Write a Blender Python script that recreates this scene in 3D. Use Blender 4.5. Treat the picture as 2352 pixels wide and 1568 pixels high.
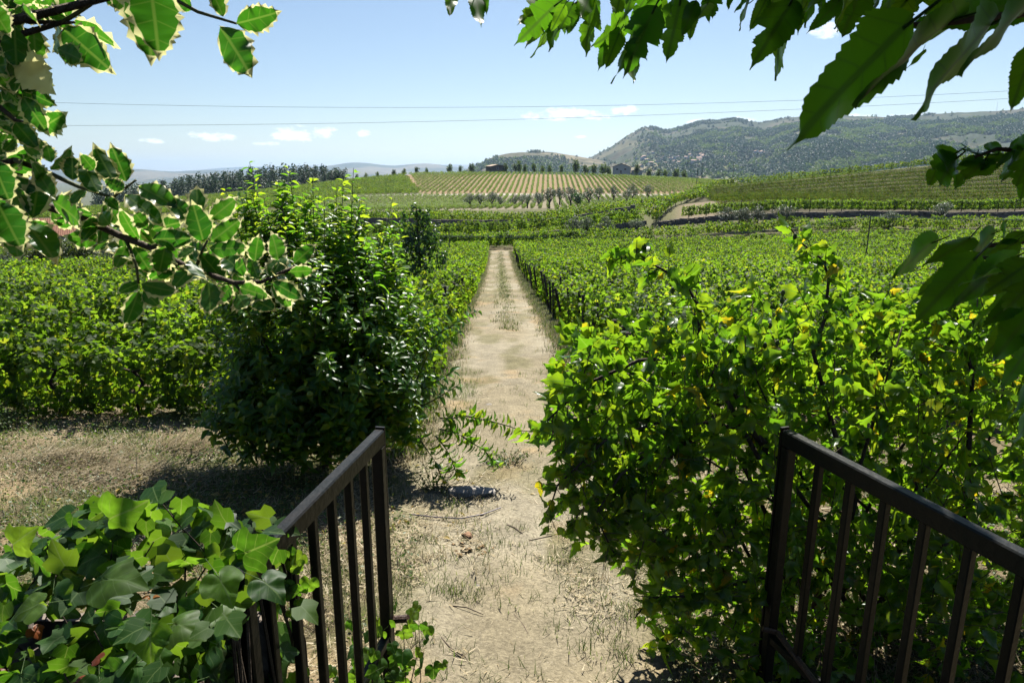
import bpy, math, random
import numpy as np
from mathutils import Vector, Matrix

random.seed(7)
RNG = np.random.default_rng(7)
scn = bpy.context.scene
for o in list(bpy.data.objects):
    bpy.data.objects.remove(o)

# ------------------------------------------------------------------ camera
CAM = np.array([0.0, 0.0, 2.73])
PITCH = math.radians(13.76)
cam_d = bpy.data.cameras.new('camera')
cam_d.sensor_width = 36.0
cam_d.lens = 24.0
cam_d.clip_start = 0.05
cam_d.clip_end = 90000
cam_d.dof.use_dof = True
cam_d.dof.focus_distance = 14.0
cam_d.dof.aperture_fstop = 16.0
cam = bpy.data.objects.new('camera', cam_d)
cam.location = CAM
cam.rotation_euler = (math.pi / 2 - PITCH, 0, 0)
scn.collection.objects.link(cam)
scn.camera = cam

# ------------------------------------------------------------------ light
SUN_EL, SUN_AZ = math.radians(52), math.radians(12)     # azimuth from +Y towards +X
SUN = Vector((math.sin(SUN_AZ) * math.cos(SUN_EL), math.cos(SUN_AZ) * math.cos(SUN_EL), math.sin(SUN_EL)))
sl = bpy.data.lights.new('sun', 'SUN')
sl.energy = 5.0
sl.angle = math.radians(0.53)
sl.color = (1.0, 0.955, 0.88)
so = bpy.data.objects.new('sun', sl)
so.rotation_euler = SUN.to_track_quat('Z', 'Y').to_euler()
so.location = (20, 60, 80)
scn.collection.objects.link(so)

scn.view_settings.view_transform = 'Standard'
scn.view_settings.look = 'None'
scn.view_settings.gamma = 1.0
scn.view_settings.exposure = 1.0
scn.view_settings.use_curve_mapping = False
scn.cycles.use_denoising = True
scn.cycles.denoiser = 'OPENIMAGEDENOISE'
scn.cycles.denoising_input_passes = 'RGB_ALBEDO_NORMAL'
scn.cycles.max_bounces = 4
scn.cycles.diffuse_bounces = 0
scn.cycles.glossy_bounces = 2
scn.cycles.transmission_bounces = 2
scn.cycles.volume_bounces = 0
scn.cycles.transparent_max_bounces = 4
scn.cycles.caustics_reflective = False
scn.cycles.caustics_refractive = False
scn.cycles.sample_clamp_indirect = 6.0


def ray(px, py):
    """pixel of the photograph (2352 px wide) -> direction, unit along the camera axis"""
    u = (px - 1176.0) / 1568.0
    v = (py - 784.0) / 1568.0
    c, s = math.cos(PITCH), math.sin(PITCH)
    return np.array([u, c - v * s, -s - v * c])


def Q(px, py, depth):
    return CAM + ray(px, py) * depth


def S4(px, py, depth):
    """the same for a pixel of the 4096 px wide photograph"""
    return Q(px * 2352 / 4096.0, py * 2352 / 4096.0, depth)


def azel(px, py):
    d = ray(px, py)
    return math.atan2(d[0], d[1]), d[2] / math.hypot(d[0], d[1])


# ------------------------------------------------------------------ world: sky with low fair-weather clouds
world = bpy.data.worlds.new('World')
scn.world = world
world.use_nodes = True
wn, wl = world.node_tree.nodes, world.node_tree.links
wn.clear()


def wnode(t, **kw):
    n = wn.new(t)
    for k, v in kw.items():
        setattr(n, k, v)
    return n


def wmath(op, a, b=None, c=None, clamp=False):
    n = wnode('ShaderNodeMath', operation=op, use_clamp=clamp)
    for i, x in enumerate((a, b, c)):
        if x is None:
            continue
        if isinstance(x, (int, float)):
            n.inputs[i].default_value = x
        else:
            wl.new(x, n.inputs[i])
    return n.outputs[0]


sky = wnode('ShaderNodeTexSky', sky_type='NISHITA', sun_disc=False)
sky.sun_elevation = SUN_EL
sky.sun_rotation = SUN_AZ
sky.altitude = 400
sky.air_density = 1.0
sky.dust_density = 0.45
sky.ozone_density = 1.6
tc = wnode('ShaderNodeTexCoord')
sep = wnode('ShaderNodeSeparateXYZ')
wl.new(tc.outputs['Generated'], sep.inputs[0])
AZ = wmath('ARCTAN2', sep.outputs[0], sep.outputs[1])
EL = wmath('ARCSINE', sep.outputs[2])
comb = wnode('ShaderNodeCombineXYZ')
wl.new(wmath('MULTIPLY', AZ, 1.0), comb.inputs[0])
wl.new(wmath('MULTIPLY', EL, 2.2), comb.inputs[1])
cn = wnode('ShaderNodeTexNoise')
cn.inputs['Scale'].default_value = 34.0
cn.inputs['Detail'].default_value = 6.0
cn.inputs['Roughness'].default_value = 0.62
wl.new(comb.outputs[0], cn.inputs['Vector'])
dens = None
CLOUDS = [(1893, 62, 52, 38), (1300, 262, 120, 20), (1430, 254, 50, 13), (690, 306, 80, 22), (485, 314, 60, 13), (352, 326, 34, 8),
          (830, 306, 22, 12), (1715, 274, 36, 12), (1600, 282, 30, 12), (1960, 268, 70, 12), (2075, 266, 55, 12),
          (610, 330, 40, 7), (1330, 315, 20, 5), (-260, 300, 120, 25), (2700, 200, 110, 30)]
for (cx, cy, w, h) in CLOUDS:
    a0, t0 = azel(cx, cy)
    a1, t1 = azel(cx + w, cy - h)
    wa, we = abs(a1 - a0), abs(t1 - t0)
    da = wmath('DIVIDE', wmath('SUBTRACT', AZ, a0), wa)
    de = wmath('DIVIDE', wmath('SUBTRACT', EL, math.atan(t0)), we)
    d = wmath('SUBTRACT', 1.0, wmath('ADD', wmath('MULTIPLY', da, da), wmath('MULTIPLY', de, de)))
    dens = d if dens is None else wmath('MAXIMUM', dens, d)
dens = wmath('MAXIMUM', dens, -1.0)
nz = wmath('MULTIPLY', wmath('SUBTRACT', cn.outputs['Fac'], 0.5), 4.2)
cm = wmath('MULTIPLY', wmath('ADD', wmath('ADD', dens, nz), -0.35), 1.1, clamp=True)
cm = wmath('MULTIPLY', cm, 0.85)
mix = wnode('ShaderNodeMix', data_type='RGBA')
wl.new(cm, mix.inputs[0])
wl.new(sky.outputs[0], mix.inputs[6])
mix.inputs[7].default_value = (15, 15.3, 15.6, 1)
bg = wnode('ShaderNodeBackground')
bg.inputs['Strength'].default_value = 0.055
wl.new(mix.outputs[2], bg.inputs['Color'])
wo = wnode('ShaderNodeOutputWorld')
wl.new(bg.outputs[0], wo.inputs['Surface'])

# ------------------------------------------------------------------ numeric helpers


def vnoise(x, y, seed=0):
    x = np.asarray(x, float); y = np.asarray(y, float)
    xi, yi = np.floor(x).astype(np.int64), np.floor(y).astype(np.int64)
    fx, fy = x - xi, y - yi
    fx, fy = fx * fx * (3 - 2 * fx), fy * fy * (3 - 2 * fy)

    def h(a, b):
        n = (a * 374761393 + b * 668265263 + seed * 1442695041) & 0xffffffff
        n = ((n ^ (n >> 13)) * 1274126177) & 0xffffffff
        return ((n ^ (n >> 16)) & 0xffff) / 65535.0
    a, b, c, d = h(xi, yi), h(xi + 1, yi), h(xi, yi + 1), h(xi + 1, yi + 1)
    return (a * (1 - fx) + b * fx) * (1 - fy) + (c * (1 - fx) + d * fx) * fy


def fbm(x, y, seed=0, octv=4):
    s, a, t = 0, 0.5, 0
    for i in range(octv):
        s = s + a * vnoise(np.asarray(x) * 2 ** i, np.asarray(y) * 2 ** i, seed + i * 17)
        t += a
        a *= 0.5
    return s / t


def sstep(a, b, x):
    t = np.clip((np.asarray(x, float) - a) / (b - a), 0, 1)
    return t * t * (3 - 2 * t)


# ------------------------------------------------------------------ terrain: thin plate spline through surveyed points
cp = []
for yy in (-6, 0, 6, 14, 24, 36, 50):
    for xx in (-34, -14, 0, 14, 34):
        cp.append((xx, yy, -0.094 * yy))
cp += [(-60, 48, -4.9), (60, 50, -4.4), (0, 66, -5.9), (-35, 68, -6.2), (35, 68, -5.5)]
cp += [(0, 86, -6.7), (-30, 86, -7.0), (-65, 90, -7.6), (28, 86, -6.1), (62, 86, -5.2), (90, 80, -4.4)]
cp += [(0, 112, -7.0), (-40, 115, -7.6), (-75, 112, -8.4), (12, 135, -6.8), (-20, 140, -7.2)]
cp += [(30, 109, -3.6), (55, 107, -3.1), (82, 107, -2.9)]
cp += [(10, 182, -6.2), (30, 182, -5.6), (-30, 185, -7.0)]


def qp(px, py, dep, dz=0.0):
    p = Q(px, py, dep)
    cp.append((p[0], p[1], p[2] + dz))


for a in ((1600, 425, 170, -1.5), (1800, 402, 170, -1.5), (2100, 371, 172, -1.5), (2352, 348, 176, -1.5), (2650, 335, 180, -1.5),
          (2100, 424, 137, -1.2), (1850, 436, 140, -1.2), (2352, 412, 138, -1.2), (1620, 466, 120, 0),
          (900, 470, 241, 0), (1100, 466, 241, 0), (980, 442, 292, 0), (1250, 432, 300, -.8), (1500, 418, 322, -1.5),
          (930, 396, 385, -1.4), (1100, 393, 390, -1.4), (1300, 394, 392, -1.6), (1500, 401, 395, -2.0),
          (800, 417, 380, 0), (600, 446, 390, 0), (420, 462, 400, 0), (720, 466, 250, 0), (560, 478, 250, 0), (760, 440, 310, 0)):
    qp(*a)
cp += [(60, 240, -6.5), (110, 240, -3.0), (100, 330, -2.0), (160, 300, -4)]
cp += [(-160, 150, -11), (-200, 260, -14), (-230, 420, -22), (-120, 520, -14), (0, 520, -6), (150, 520, -8), (300, 420, -12),
       (180, 140, 6), (170, 60, 0), (-120, 40, -7)]
CP = np.array(cp)


def _U(r2):
    return 0.5 * r2 * np.log(r2 + 1e-9)


_n = len(CP)
_d2 = ((CP[:, None, :2] - CP[None, :, :2]) ** 2).sum(-1)
_K = _U(_d2) + np.eye(_n) * 8.0
_Pm = np.c_[np.ones(_n), CP[:, :2]]
_A = np.zeros((_n + 3, _n + 3))
_A[:_n, :_n] = _K
_A[:_n, _n:] = _Pm
_A[_n:, :_n] = _Pm.T
_W = np.linalg.solve(_A, np.r_[CP[:, 2], 0, 0, 0])


def G(x, y):
    x = np.atleast_1d(np.asarray(x, float)); y = np.atleast_1d(np.asarray(y, float))
    out = np.empty(x.shape)
    xf, yf, of = x.ravel(), y.ravel(), out.ravel()
    for i in range(0, len(xf), 20000):
        a, b = xf[i:i + 20000], yf[i:i + 20000]
        d2 = (a[:, None] - CP[None, :, 0]) ** 2 + (b[:, None] - CP[None, :, 1]) ** 2
        of[i:i + 20000] = _U(d2) @ _W[:_n] + _W[_n] + _W[_n + 1] * a + _W[_n + 2] * b
    z = of.reshape(x.shape)
    r = np.hypot(x, y)
    far = -32 - 40 * sstep(0, -900, x)
    w = sstep(420, 760, r)
    z = z * (1 - w) + far * w
    # the near slope is an even plane
    wn_ = sstep(46, 30, r)
    return z * (1 - wn_) + (-0.094 * y) * wn_


def g1(x, y):
    return float(G([x], [y])[0])


def gpt(x, y, dz=0.0):
    return (x, y, g1(x, y) + dz)


def gpx(px, depth):
    """ground point under image column px at a given depth"""
    u = (px - 1176.0) / 1568.0
    return u * depth, depth * 1.0


def xc(y):
    return 0.2 - 0.02 * np.asarray(y, float)


# ------------------------------------------------------------------ mesh + object helpers
COL = scn.collection


def mesh_np(name, V, F, uv=None, smooth=False, mats=(), fm=None, attr=None):
    """V (n,3), F (m,3) or (m,4) or list of polygons"""
    me = bpy.data.meshes.new(name)
    V = np.asarray(V, np.float32)
    if isinstance(F, np.ndarray):
        k = F.shape[1]
        m = len(F)
        me.vertices.add(len(V))
        me.vertices.foreach_set('co', V.ravel())
        me.loops.add(m * k)
        me.loops.foreach_set('vertex_index', F.astype(np.int32).ravel())
        me.polygons.add(m)
        me.polygons.foreach_set('loop_start', np.arange(0, m * k, k, dtype=np.int32))
        if smooth:
            me.polygons.foreach_set('use_smooth', np.ones(m, bool))
        if fm is not None:
            me.polygons.foreach_set('material_index', np.asarray(fm, np.int32))
        if uv is not None:
            l = me.uv_layers.new(name='UVMap')
            l.data.foreach_set('uv', np.asarray(uv, np.float32)[F.ravel()].ravel())
    else:
        me.from_pydata([tuple(map(float, v)) for v in V], [], F)
        if smooth:
            me.polygons.foreach_set('use_smooth', [True] * len(me.polygons))
        if fm is not None:
            me.polygons.foreach_set('material_index', fm)
    if attr is not None:
        for an, data in attr.items():
            a = me.color_attributes.new(an, 'FLOAT_COLOR', 'POINT')
            a.data.foreach_set('color', np.c_[data, np.ones(len(data))].astype(np.float32).ravel())
    for m_ in mats:
        me.materials.append(m_)
    me.update(calc_edges=True)
    return me


def link(name, me, parent=None, loc=(0, 0, 0)):
    o = bpy.data.objects.new(name, me)
    COL.objects.link(o)
    o.location = loc
    if parent is not None:
        o.parent = parent
    return o


def tag(o, label, cat=None, group=None, kind=None):
    if label: o['label'] = label
    if cat: o['category'] = cat
    if group: o['group'] = group
    if kind: o['kind'] = kind
    return o


def thing(name, label, cat, loc, group=None, rz=0.0):
    o = bpy.data.objects.new(name, None)
    o.empty_display_size = 0.2
    COL.objects.link(o)
    o.location = tuple(float(a) for a in loc)
    o.rotation_euler = (0, 0, rz)
    return tag(o, label, cat, group)


def copy_tree(src, loc, rz, label, scale=1.0, name=None):
    r = src.copy()
    COL.objects.link(r)
    r.location = tuple(float(a) for a in loc)
    r.rotation_euler = (0, 0, rz)
    r.scale = (scale,) * 3
    r['label'] = label
    for ch in src.children:
        c = ch.copy()
        COL.objects.link(c)
        c.parent = r
        for g in ch.children:
            d = g.copy()
            COL.objects.link(d)
            d.parent = c
    return r


_units = ['', 'first', 'second', 'third', 'fourth', 'fifth', 'sixth', 'seventh', 'eighth', 'ninth', 'tenth', 'eleventh', 'twelfth',
          'thirteenth', 'fourteenth', 'fifteenth', 'sixteenth', 'seventeenth', 'eighteenth', 'nineteenth']
_tens = {2: 'twent', 3: 'thirt', 4: 'fort', 5: 'fift', 6: 'sixt', 7: 'sevent', 8: 'eight', 9: 'ninet'}


def nth(n):
    if n < 20:
        return _units[n]
    t, u = divmod(n, 10)
    if n >= 100:
        return 'hundred and ' + nth(n - 100) if n > 100 else 'hundredth'
    return _tens[t] + 'ieth' if u == 0 else _tens[t] + 'y-' + _units[u]


class MB:
    """collects quads / polygons of one part"""

    def __init__(self):
        self.v, self.f = [], []

    def add(self, V, F):
        b = len(self.v)
        self.v += [tuple(map(float, p)) for p in V]
        self.f += [tuple(i + b for i in f) for f in F]

    def box(self, c, s, R=None, taper=1.0):
        x, y, z = s[0] / 2, s[1] / 2, s[2] / 2
        P = [(-x, -y, -z), (x, -y, -z), (x, y, -z), (-x, y, -z), (-x * taper, -y * taper, z), (x * taper, -y * taper, z), (x * taper, y * taper, z), (-x * taper, y * taper, z)]
        if R is not None:
            P = [tuple(R @ Vector(p)) for p in P]
        P = [(p[0] + c[0], p[1] + c[1], p[2] + c[2]) for p in P]
        self.add(P, [(0, 3, 2, 1), (4, 5, 6, 7), (0, 1, 5, 4), (1, 2, 6, 5), (2, 3, 7, 6), (3, 0, 4, 7)])

    def bar(self, a, b, w, h, up=(0, 0, 1)):
        """rectangular bar from a to b, w across and h along up, with small chamfers"""
        a, b, up = Vector(a), Vector(b), Vector(up)
        d = (b - a).normalized()
        s = d.cross(up).normalized()
        u = s.cross(d).normalized()
        c = min(w, h) * 0.12
        prof = [(-w / 2 + c, -h / 2), (w / 2 - c, -h / 2), (w / 2, -h / 2 + c), (w / 2, h / 2 - c), (w / 2 - c, h / 2), (-w / 2 + c, h / 2), (-w / 2, h / 2 - c), (-w / 2, -h / 2 + c)]
        P = [a + s * x + u * y for x, y in prof] + [b + s * x + u * y for x, y in prof]
        n = 8
        self.add(P, [(i, (i + 1) % n, n + (i + 1) % n, n + i) for i in range(n)] + [tuple(range(n - 1, -1, -1)), tuple(range(n, 2 * n))])

    def tube(self, pts, radii, n=6, cap=True):
        pts = [Vector(tuple(map(float, p))) for p in pts]
        if isinstance(radii, (int, float)):
            radii = [radii] * len(pts)
        rings = []
        ref = Vector((0.31, 0.87, 0.41)).normalized()
        for i, p in enumerate(pts):
            d = (pts[min(i + 1, len(pts) - 1)] - pts[max(i - 1, 0)])
            d = d.normalized() if d.length > 1e-9 else Vector((0, 0, 1))
            s = d.cross(ref)
            s = s.normalized() if s.length > 1e-4 else Vector((1, 0, 0))
            u = s.cross(d)
            rings.append([p + (s * math.cos(2 * math.pi * k / n) + u * math.sin(2 * math.pi * k / n)) * radii[i] for k in range(n)])
        V = [q for r in rings for q in r]
        F = []
        for i in range(len(pts) - 1):
            for k in range(n):
                F.append((i * n + k, i * n + (k + 1) % n, (i + 1) * n + (k + 1) % n, (i + 1) * n + k))
        if cap:
            F.append(tuple(range(n - 1, -1, -1)))
            F.append(tuple((len(pts) - 1) * n + k for k in range(n)))
        self.add(V, F)

    def mesh(self, name, mats, org=(0, 0, 0), smooth=False):
        V = np.array(self.v) - np.array(org)
        return mesh_np(name, V, self.f, smooth=smooth, mats=mats)


def part(name, mb, mat, parent, smooth=False, world=True):
    org = parent.location if world else (0, 0, 0)
    return link(name, mb.mesh(name, [mat], org, smooth), parent)


# ------------------------------------------------------------------ materials
MATS = {}


def newmat(name):
    m = bpy.data.materials.new(name)
    m.use_nodes = True
    nt = m.node_tree
    nt.nodes.clear()
    out = nt.nodes.new('ShaderNodeOutputMaterial')
    MATS[name] = m
    return m, nt.nodes, nt.links, out


def ramp(n, l, src, stops):
    r = n.new('ShaderNodeValToRGB')
    e = r.color_ramp.elements
    while len(e) > 1:
        e.remove(e[-1])
    e[0].position = stops[0][0]
    e[0].color = (*stops[0][1], 1)
    for p, c in stops[1:]:
        q = e.new(p)
        q.color = (*c, 1)
    l.new(src, r.inputs[0])
    return r.outputs[0]


def leafmat(name, cols, tcols, tfac=0.42, rough=0.38, island=True, obj=True, vein=None, spec=0.5, nscale=0, under=0.0, pos=None):
    """leaf: reflecting blade + light passing through; colour varies from leaf to leaf"""
    m, n, l, out = newmat(name)
    geo = n.new('ShaderNodeNewGeometry')
    oi = n.new('ShaderNodeObjectInfo')
    add = n.new('ShaderNodeMath'); add.operation = 'ADD'
    fr = n.new('ShaderNodeMath'); fr.operation = 'FRACT'
    if island:
        l.new(geo.outputs['Random Per Island'], add.inputs[0])
    else:
        add.inputs[0].default_value = 0.0
    if obj:
        mo = n.new('ShaderNodeMath'); mo.operation = 'MULTIPLY'; mo.inputs[1].default_value = 7.31 if island else 0.999
        l.new(oi.outputs['Random'], mo.inputs[0])
        l.new(mo.outputs[0], add.inputs[1])
    else:
        add.inputs[1].default_value = 0.0
    l.new(add.outputs[0], fr.inputs[0])
    k = len(cols)
    c1 = ramp(n, l, fr.outputs[0], [(pos[i] if pos else i / (k - 1), c) for i, c in enumerate(cols)])
    k = len(tcols)
    c2 = ramp(n, l, fr.outputs[0], [(pos[i] if pos else i / (k - 1), c) for i, c in enumerate(tcols)])
    if obj and island:
        mb_ = n.new('ShaderNodeMapRange'); mb_.inputs[3].default_value = .70; mb_.inputs[4].default_value = 1.2
        l.new(oi.outputs['Random'], mb_.inputs[0])
        outc = []
        for c in (c1, c2):
            vm = n.new('ShaderNodeVectorMath'); vm.operation = 'SCALE'
            l.new(c, vm.inputs[0]); l.new(mb_.outputs[0], vm.inputs['Scale'])
            outc.append(vm.outputs[0])
        c1, c2 = outc
    if vein:
        uv = n.new('ShaderNodeUVMap')
        sp = n.new('ShaderNodeSeparateXYZ')
        l.new(uv.outputs[0], sp.inputs[0])
        ab = n.new('ShaderNodeMath'); ab.operation = 'ABSOLUTE'
        l.new(sp.outputs[0], ab.inputs[0])
        # midrib
        mr = n.new('ShaderNodeMapRange'); mr.inputs[1].default_value = 0.012; mr.inputs[2].default_value = 0.03
        mr.inputs[3].default_value = 1; mr.inputs[4].default_value = 0
        l.new(ab.outputs[0], mr.inputs[0])
        # side veins: y - slope*|x|
        ms = n.new('ShaderNodeMath'); ms.operation = 'MULTIPLY_ADD'; ms.inputs[1].default_value = -vein[1]
        l.new(ab.outputs[0], ms.inputs[0]); l.new(sp.outputs[1], ms.inputs[2])
        pp = n.new('ShaderNodeMath'); pp.operation = 'PINGPONG'; pp.inputs[1].default_value = vein[0]
        l.new(ms.outputs[0], pp.inputs[0])
        mr2 = n.new('ShaderNodeMapRange'); mr2.inputs[1].default_value = 0.004; mr2.inputs[2].default_value = 0.014
        mr2.inputs[3].default_value = 0.6; mr2.inputs[4].default_value = 0
        l.new(pp.outputs[0], mr2.inputs[0])
        mx = n.new('ShaderNodeMath'); mx.operation = 'MAXIMUM'
        l.new(mr.outputs[0], mx.inputs[0]); l.new(mr2.outputs[0], mx.inputs[1])
        outc = []
        for c, vc in ((c1, vein[2]), (c2, vein[3])):
            mm = n.new('ShaderNodeMix'); mm.data_type = 'RGBA'
            l.new(mx.outputs[0], mm.inputs[0]); l.new(c, mm.inputs[6]); mm.inputs[7].default_value = (*vc, 1)
            outc.append(mm.outputs[2])
        c1, c2 = outc
    if nscale:
        tx = n.new('ShaderNodeTexNoise'); tx.inputs['Scale'].default_value = nscale; tx.inputs['Detail'].default_value = 3
        tcn = n.new('ShaderNodeTexCoord'); l.new(tcn.outputs['Object'], tx.inputs['Vector'])
        mr3 = n.new('ShaderNodeMapRange'); mr3.inputs[1].default_value = 0.3; mr3.inputs[2].default_value = 0.7
        mr3.inputs[3].default_value = 0.65; mr3.inputs[4].default_value = 1.25
        l.new(tx.outputs['Fac'], mr3.inputs[0])
        outc = []
        for c in (c1, c2):
            vm = n.new('ShaderNodeVectorMath'); vm.operation = 'SCALE'
            l.new(c, vm.inputs[0]); l.new(mr3.outputs[0], vm.inputs['Scale'])
            outc.append(vm.outputs[0])
        c1, c2 = outc
    p = n.new('ShaderNodeBsdfPrincipled')
    l.new(c1, p.inputs['Base Color'])
    p.inputs['Roughness'].default_value = rough
    p.inputs['Specular IOR Level'].default_value = spec
    t = n.new('ShaderNodeBsdfTranslucent')
    l.new(c2, t.inputs['Color'])
    mixn = n.new('ShaderNodeMixShader')
    mixn.inputs[0].default_value = tfac
    l.new(p.outputs[0], mixn.inputs[1]); l.new(t.outputs[0], mixn.inputs[2])
    l.new(mixn.outputs[0], out.inputs['Surface'])
    return m


def solid(name, c1, c2, scale=8.0, rough=0.8, metal=0.0, bump=0.2, bscale=None, spec=0.4, detail=5, coord='Object', stretch=None):
    m, n, l, out = newmat(name)
    tcn = n.new('ShaderNodeTexCoord')
    src = tcn.outputs[coord]
    if stretch:
        mp = n.new('ShaderNodeMapping'); mp.inputs['Scale'].default_value = stretch
        l.new(src, mp.inputs['Vector']); src = mp.outputs[0]
    tx = n.new('ShaderNodeTexNoise'); tx.inputs['Scale'].default_value = scale; tx.inputs['Detail'].default_value = detail
    tx.inputs['Roughness'].default_value = 0.65
    l.new(src, tx.inputs['Vector'])
    c = ramp(n, l, tx.outputs['Fac'], [(0.32, c1), (0.68, c2)])
    oi = n.new('ShaderNodeObjectInfo')
    mr = n.new('ShaderNodeMapRange'); mr.inputs[3].default_value = 0.78; mr.inputs[4].default_value = 1.15
    l.new(oi.outputs['Random'], mr.inputs[0])
    vm = n.new('ShaderNodeVectorMath'); vm.operation = 'SCALE'
    l.new(c, vm.inputs[0]); l.new(mr.outputs[0], vm.inputs['Scale'])
    p = n.new('ShaderNodeBsdfPrincipled')
    l.new(vm.outputs[0], p.inputs['Base Color'])
    p.inputs['Roughness'].default_value = rough
    p.inputs['Metallic'].default_value = metal
    p.inputs['Specular IOR Level'].default_value = spec
    if bump:
        t2 = n.new('ShaderNodeTexNoise'); t2.inputs['Scale'].default_value = bscale or scale * 4; t2.inputs['Detail'].default_value = 4
        l.new(src, t2.inputs['Vector'])
        b = n.new('ShaderNodeBump'); b.inputs['Strength'].default_value = bump; b.inputs['Distance'].default_value = 0.05
        l.new(t2.outputs['Fac'], b.inputs['Height']); l.new(b.outputs[0], p.inputs['Normal'])
    l.new(p.outputs[0], out.inputs['Surface'])
    return m


def groundmat(name, near=True):
    """colour from the surveyed ground cover, broken up by fine litter"""
    m, n, l, out = newmat(name)
    at = n.new('ShaderNodeVertexColor'); at.layer_name = 'Col'
    tcn = n.new('ShaderNodeTexCoord')
    cur = at.outputs['Color']

    def var(scale, lo, hi, detail=6, a=0.3, b=0.7):
        nonlocal cur
        tx = n.new('ShaderNodeTexNoise'); tx.inputs['Scale'].default_value = scale; tx.inputs['Detail'].default_value = detail
        tx.inputs['Roughness'].default_value = 0.7
        l.new(tcn.outputs['Object'], tx.inputs['Vector'])
        mr = n.new('ShaderNodeMapRange'); mr.inputs[1].default_value = a; mr.inputs[2].default_value = b
        mr.inputs[3].default_value = lo; mr.inputs[4].default_value = hi
        l.new(tx.outputs['Fac'], mr.inputs[0])
        vm = n.new('ShaderNodeVectorMath'); vm.operation = 'SCALE'
        l.new(cur, vm.inputs[0]); l.new(mr.outputs[0], vm.inputs['Scale'])
        cur = vm.outputs[0]
        return tx
    if near:
        var(0.35, 0.8, 1.15)
        t1 = var(3.0, 0.72, 1.2)
        t2 = var(34.0, 0.55, 1.35)
        # straw coloured flecks and pebbles
        vo = n.new('ShaderNodeTexVoronoi'); vo.inputs['Scale'].default_value = 26
        l.new(tcn.outputs['Object'], vo.inputs['Vector'])
        mr = n.new('ShaderNodeMapRange'); mr.inputs[1].default_value = 0.10; mr.inputs[2].default_value = 0.2
        mr.inputs[3].default_value = 0.55; mr.inputs[4].default_value = 0
        l.new(vo.outputs['Distance'], mr.inputs[0])
        mm = n.new('ShaderNodeMix'); mm.data_type = 'RGBA'
        l.new(mr.outputs[0], mm.inputs[0]); l.new(cur, mm.inputs[6]); mm.inputs[7].default_value = (0.42, 0.36, 0.27, 1)
        cur = mm.outputs[2]
    else:
        t2 = var(0.004, 0.8, 1.2, 8)
        t2 = var(0.05, 0.75, 1.25, 8)
    p = n.new('ShaderNodeBsdfPrincipled')
    l.new(cur, p.inputs['Base Color'])
    p.inputs['Roughness'].default_value = 0.95
    p.inputs['Specular IOR Level'].default_value = 0.12
    if near:
        b = n.new('ShaderNodeBump'); b.inputs['Strength'].default_value = 0.7; b.inputs['Distance'].default_value = 0.03
        l.new(t2.outputs['Fac'], b.inputs['Height']); l.new(b.outputs[0], p.inputs['Normal'])
    l.new(p.outputs[0], out.inputs['Surface'])
    return m


M_ground = groundmat('ground_cover')
M_hill = groundmat('hill_cover', False)
M_vine = leafmat('vine_leaf', [(.028, .060, .009), (.036, .075, .010), (.046, .088, .012), (.075, .10, .015)],
                 [(.18, .36, .015), (.25, .45, .02), (.34, .54, .025), (.52, .58, .03)], 0.48, 0.58, pos=(0, .4, .8, 1), spec=.22)
M_vine_far = leafmat('vine_leaf_far', [(.035, .078, .012), (.045, .095, .014), (.06, .112, .018), (.09, .12, .022)],
                 [(.16, .31, .018), (.22, .39, .022), (.3, .46, .025), (.46, .5, .03)], 0.42, 0.62, spec=.3)
M_vine_dark = leafmat('vine_leaf_dark', [(.04, .10, .014), (.052, .115, .016), (.07, .125, .018), (.11, .10, .02)],
                      [(.16, .32, .02), (.22, .38, .025), (.3, .4, .03), (.36, .28, .03)], 0.28, 0.75, spec=.08)
M_vine_young = leafmat('vine_leaf_young', [(.07, .13, .03), (.09, .15, .03), (.11, .16, .03)], [(.2, .36, .04), (.28, .42, .04), (.36, .44, .05)], 0.42, 0.62, spec=.3)
M_citrus = leafmat('citrus_leaf', [(.015, .055, .008), (.02, .07, .009), (.03, .09, .010), (.08, .15, .012)],
                   [(.12, .32, .015), (.18, .42, .018), (.28, .52, .02), (.55, .68, .03)], 0.46, 0.36, obj=True, spec=0.4)
M_olive = leafmat('olive_leaf', [(.085, .115, .075), (.11, .14, .095), (.15, .175, .125)], [(.12, .17, .08), (.16, .21, .1), (.2, .24, .12)], 0.22, 0.5)
M_pine = leafmat('pine_needles', [(.018, .046, .016), (.026, .06, .02), (.038, .074, .024)], [(.05, .1, .04), (.06, .12, .045), (.08, .14, .05)], 0.22, 0.6)
M_broad = leafmat('broad_leaf', [(.05, .09, .02), (.07, .115, .028), (.10, .13, .035)], [(.12, .22, .03), (.17, .28, .04), (.24, .3, .05)], 0.35, 0.45)
M_cherry = leafmat('cherry_leaf', [(.02, .055, .012), (.03, .07, .015), (.04, .085, .02)], [(.07, .2, .02), (.1, .26, .02), (.16, .32, .03)], 0.34, 0.34)
M_hedge = leafmat('hedge_leaf', [(.05, .08, .02), (.075, .11, .026), (.105, .14, .03)], [(.13, .2, .03), (.18, .26, .035), (.26, .32, .04)], 0.34, 0.5)
M_hib = leafmat('hibiscus_leaf', [(.02, .07, .008), (.03, .088, .009), (.038, .10, .010), (.045, .11, .011), (.30, .24, .012)],
                [(.16, .38, .010), (.25, .48, .012), (.36, .57, .014), (.46, .62, .016), (.80, .60, .015)], 0.5, 0.36,
                vein=(.11, .7, (.06, .12, .02), (.26, .48, .04)), pos=(0, .4, .8, .95, .985))
M_mul = leafmat('mulberry_leaf', [(.016, .05, .008), (.022, .062, .009), (.03, .075, .010)],
                [(.10, .32, .010), (.16, .42, .012), (.28, .56, .016)], 0.48, 0.42, island=False, spec=.35,
                vein=(.09, .6, (.05, .09, .02), (.10, .24, .02)))
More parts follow.
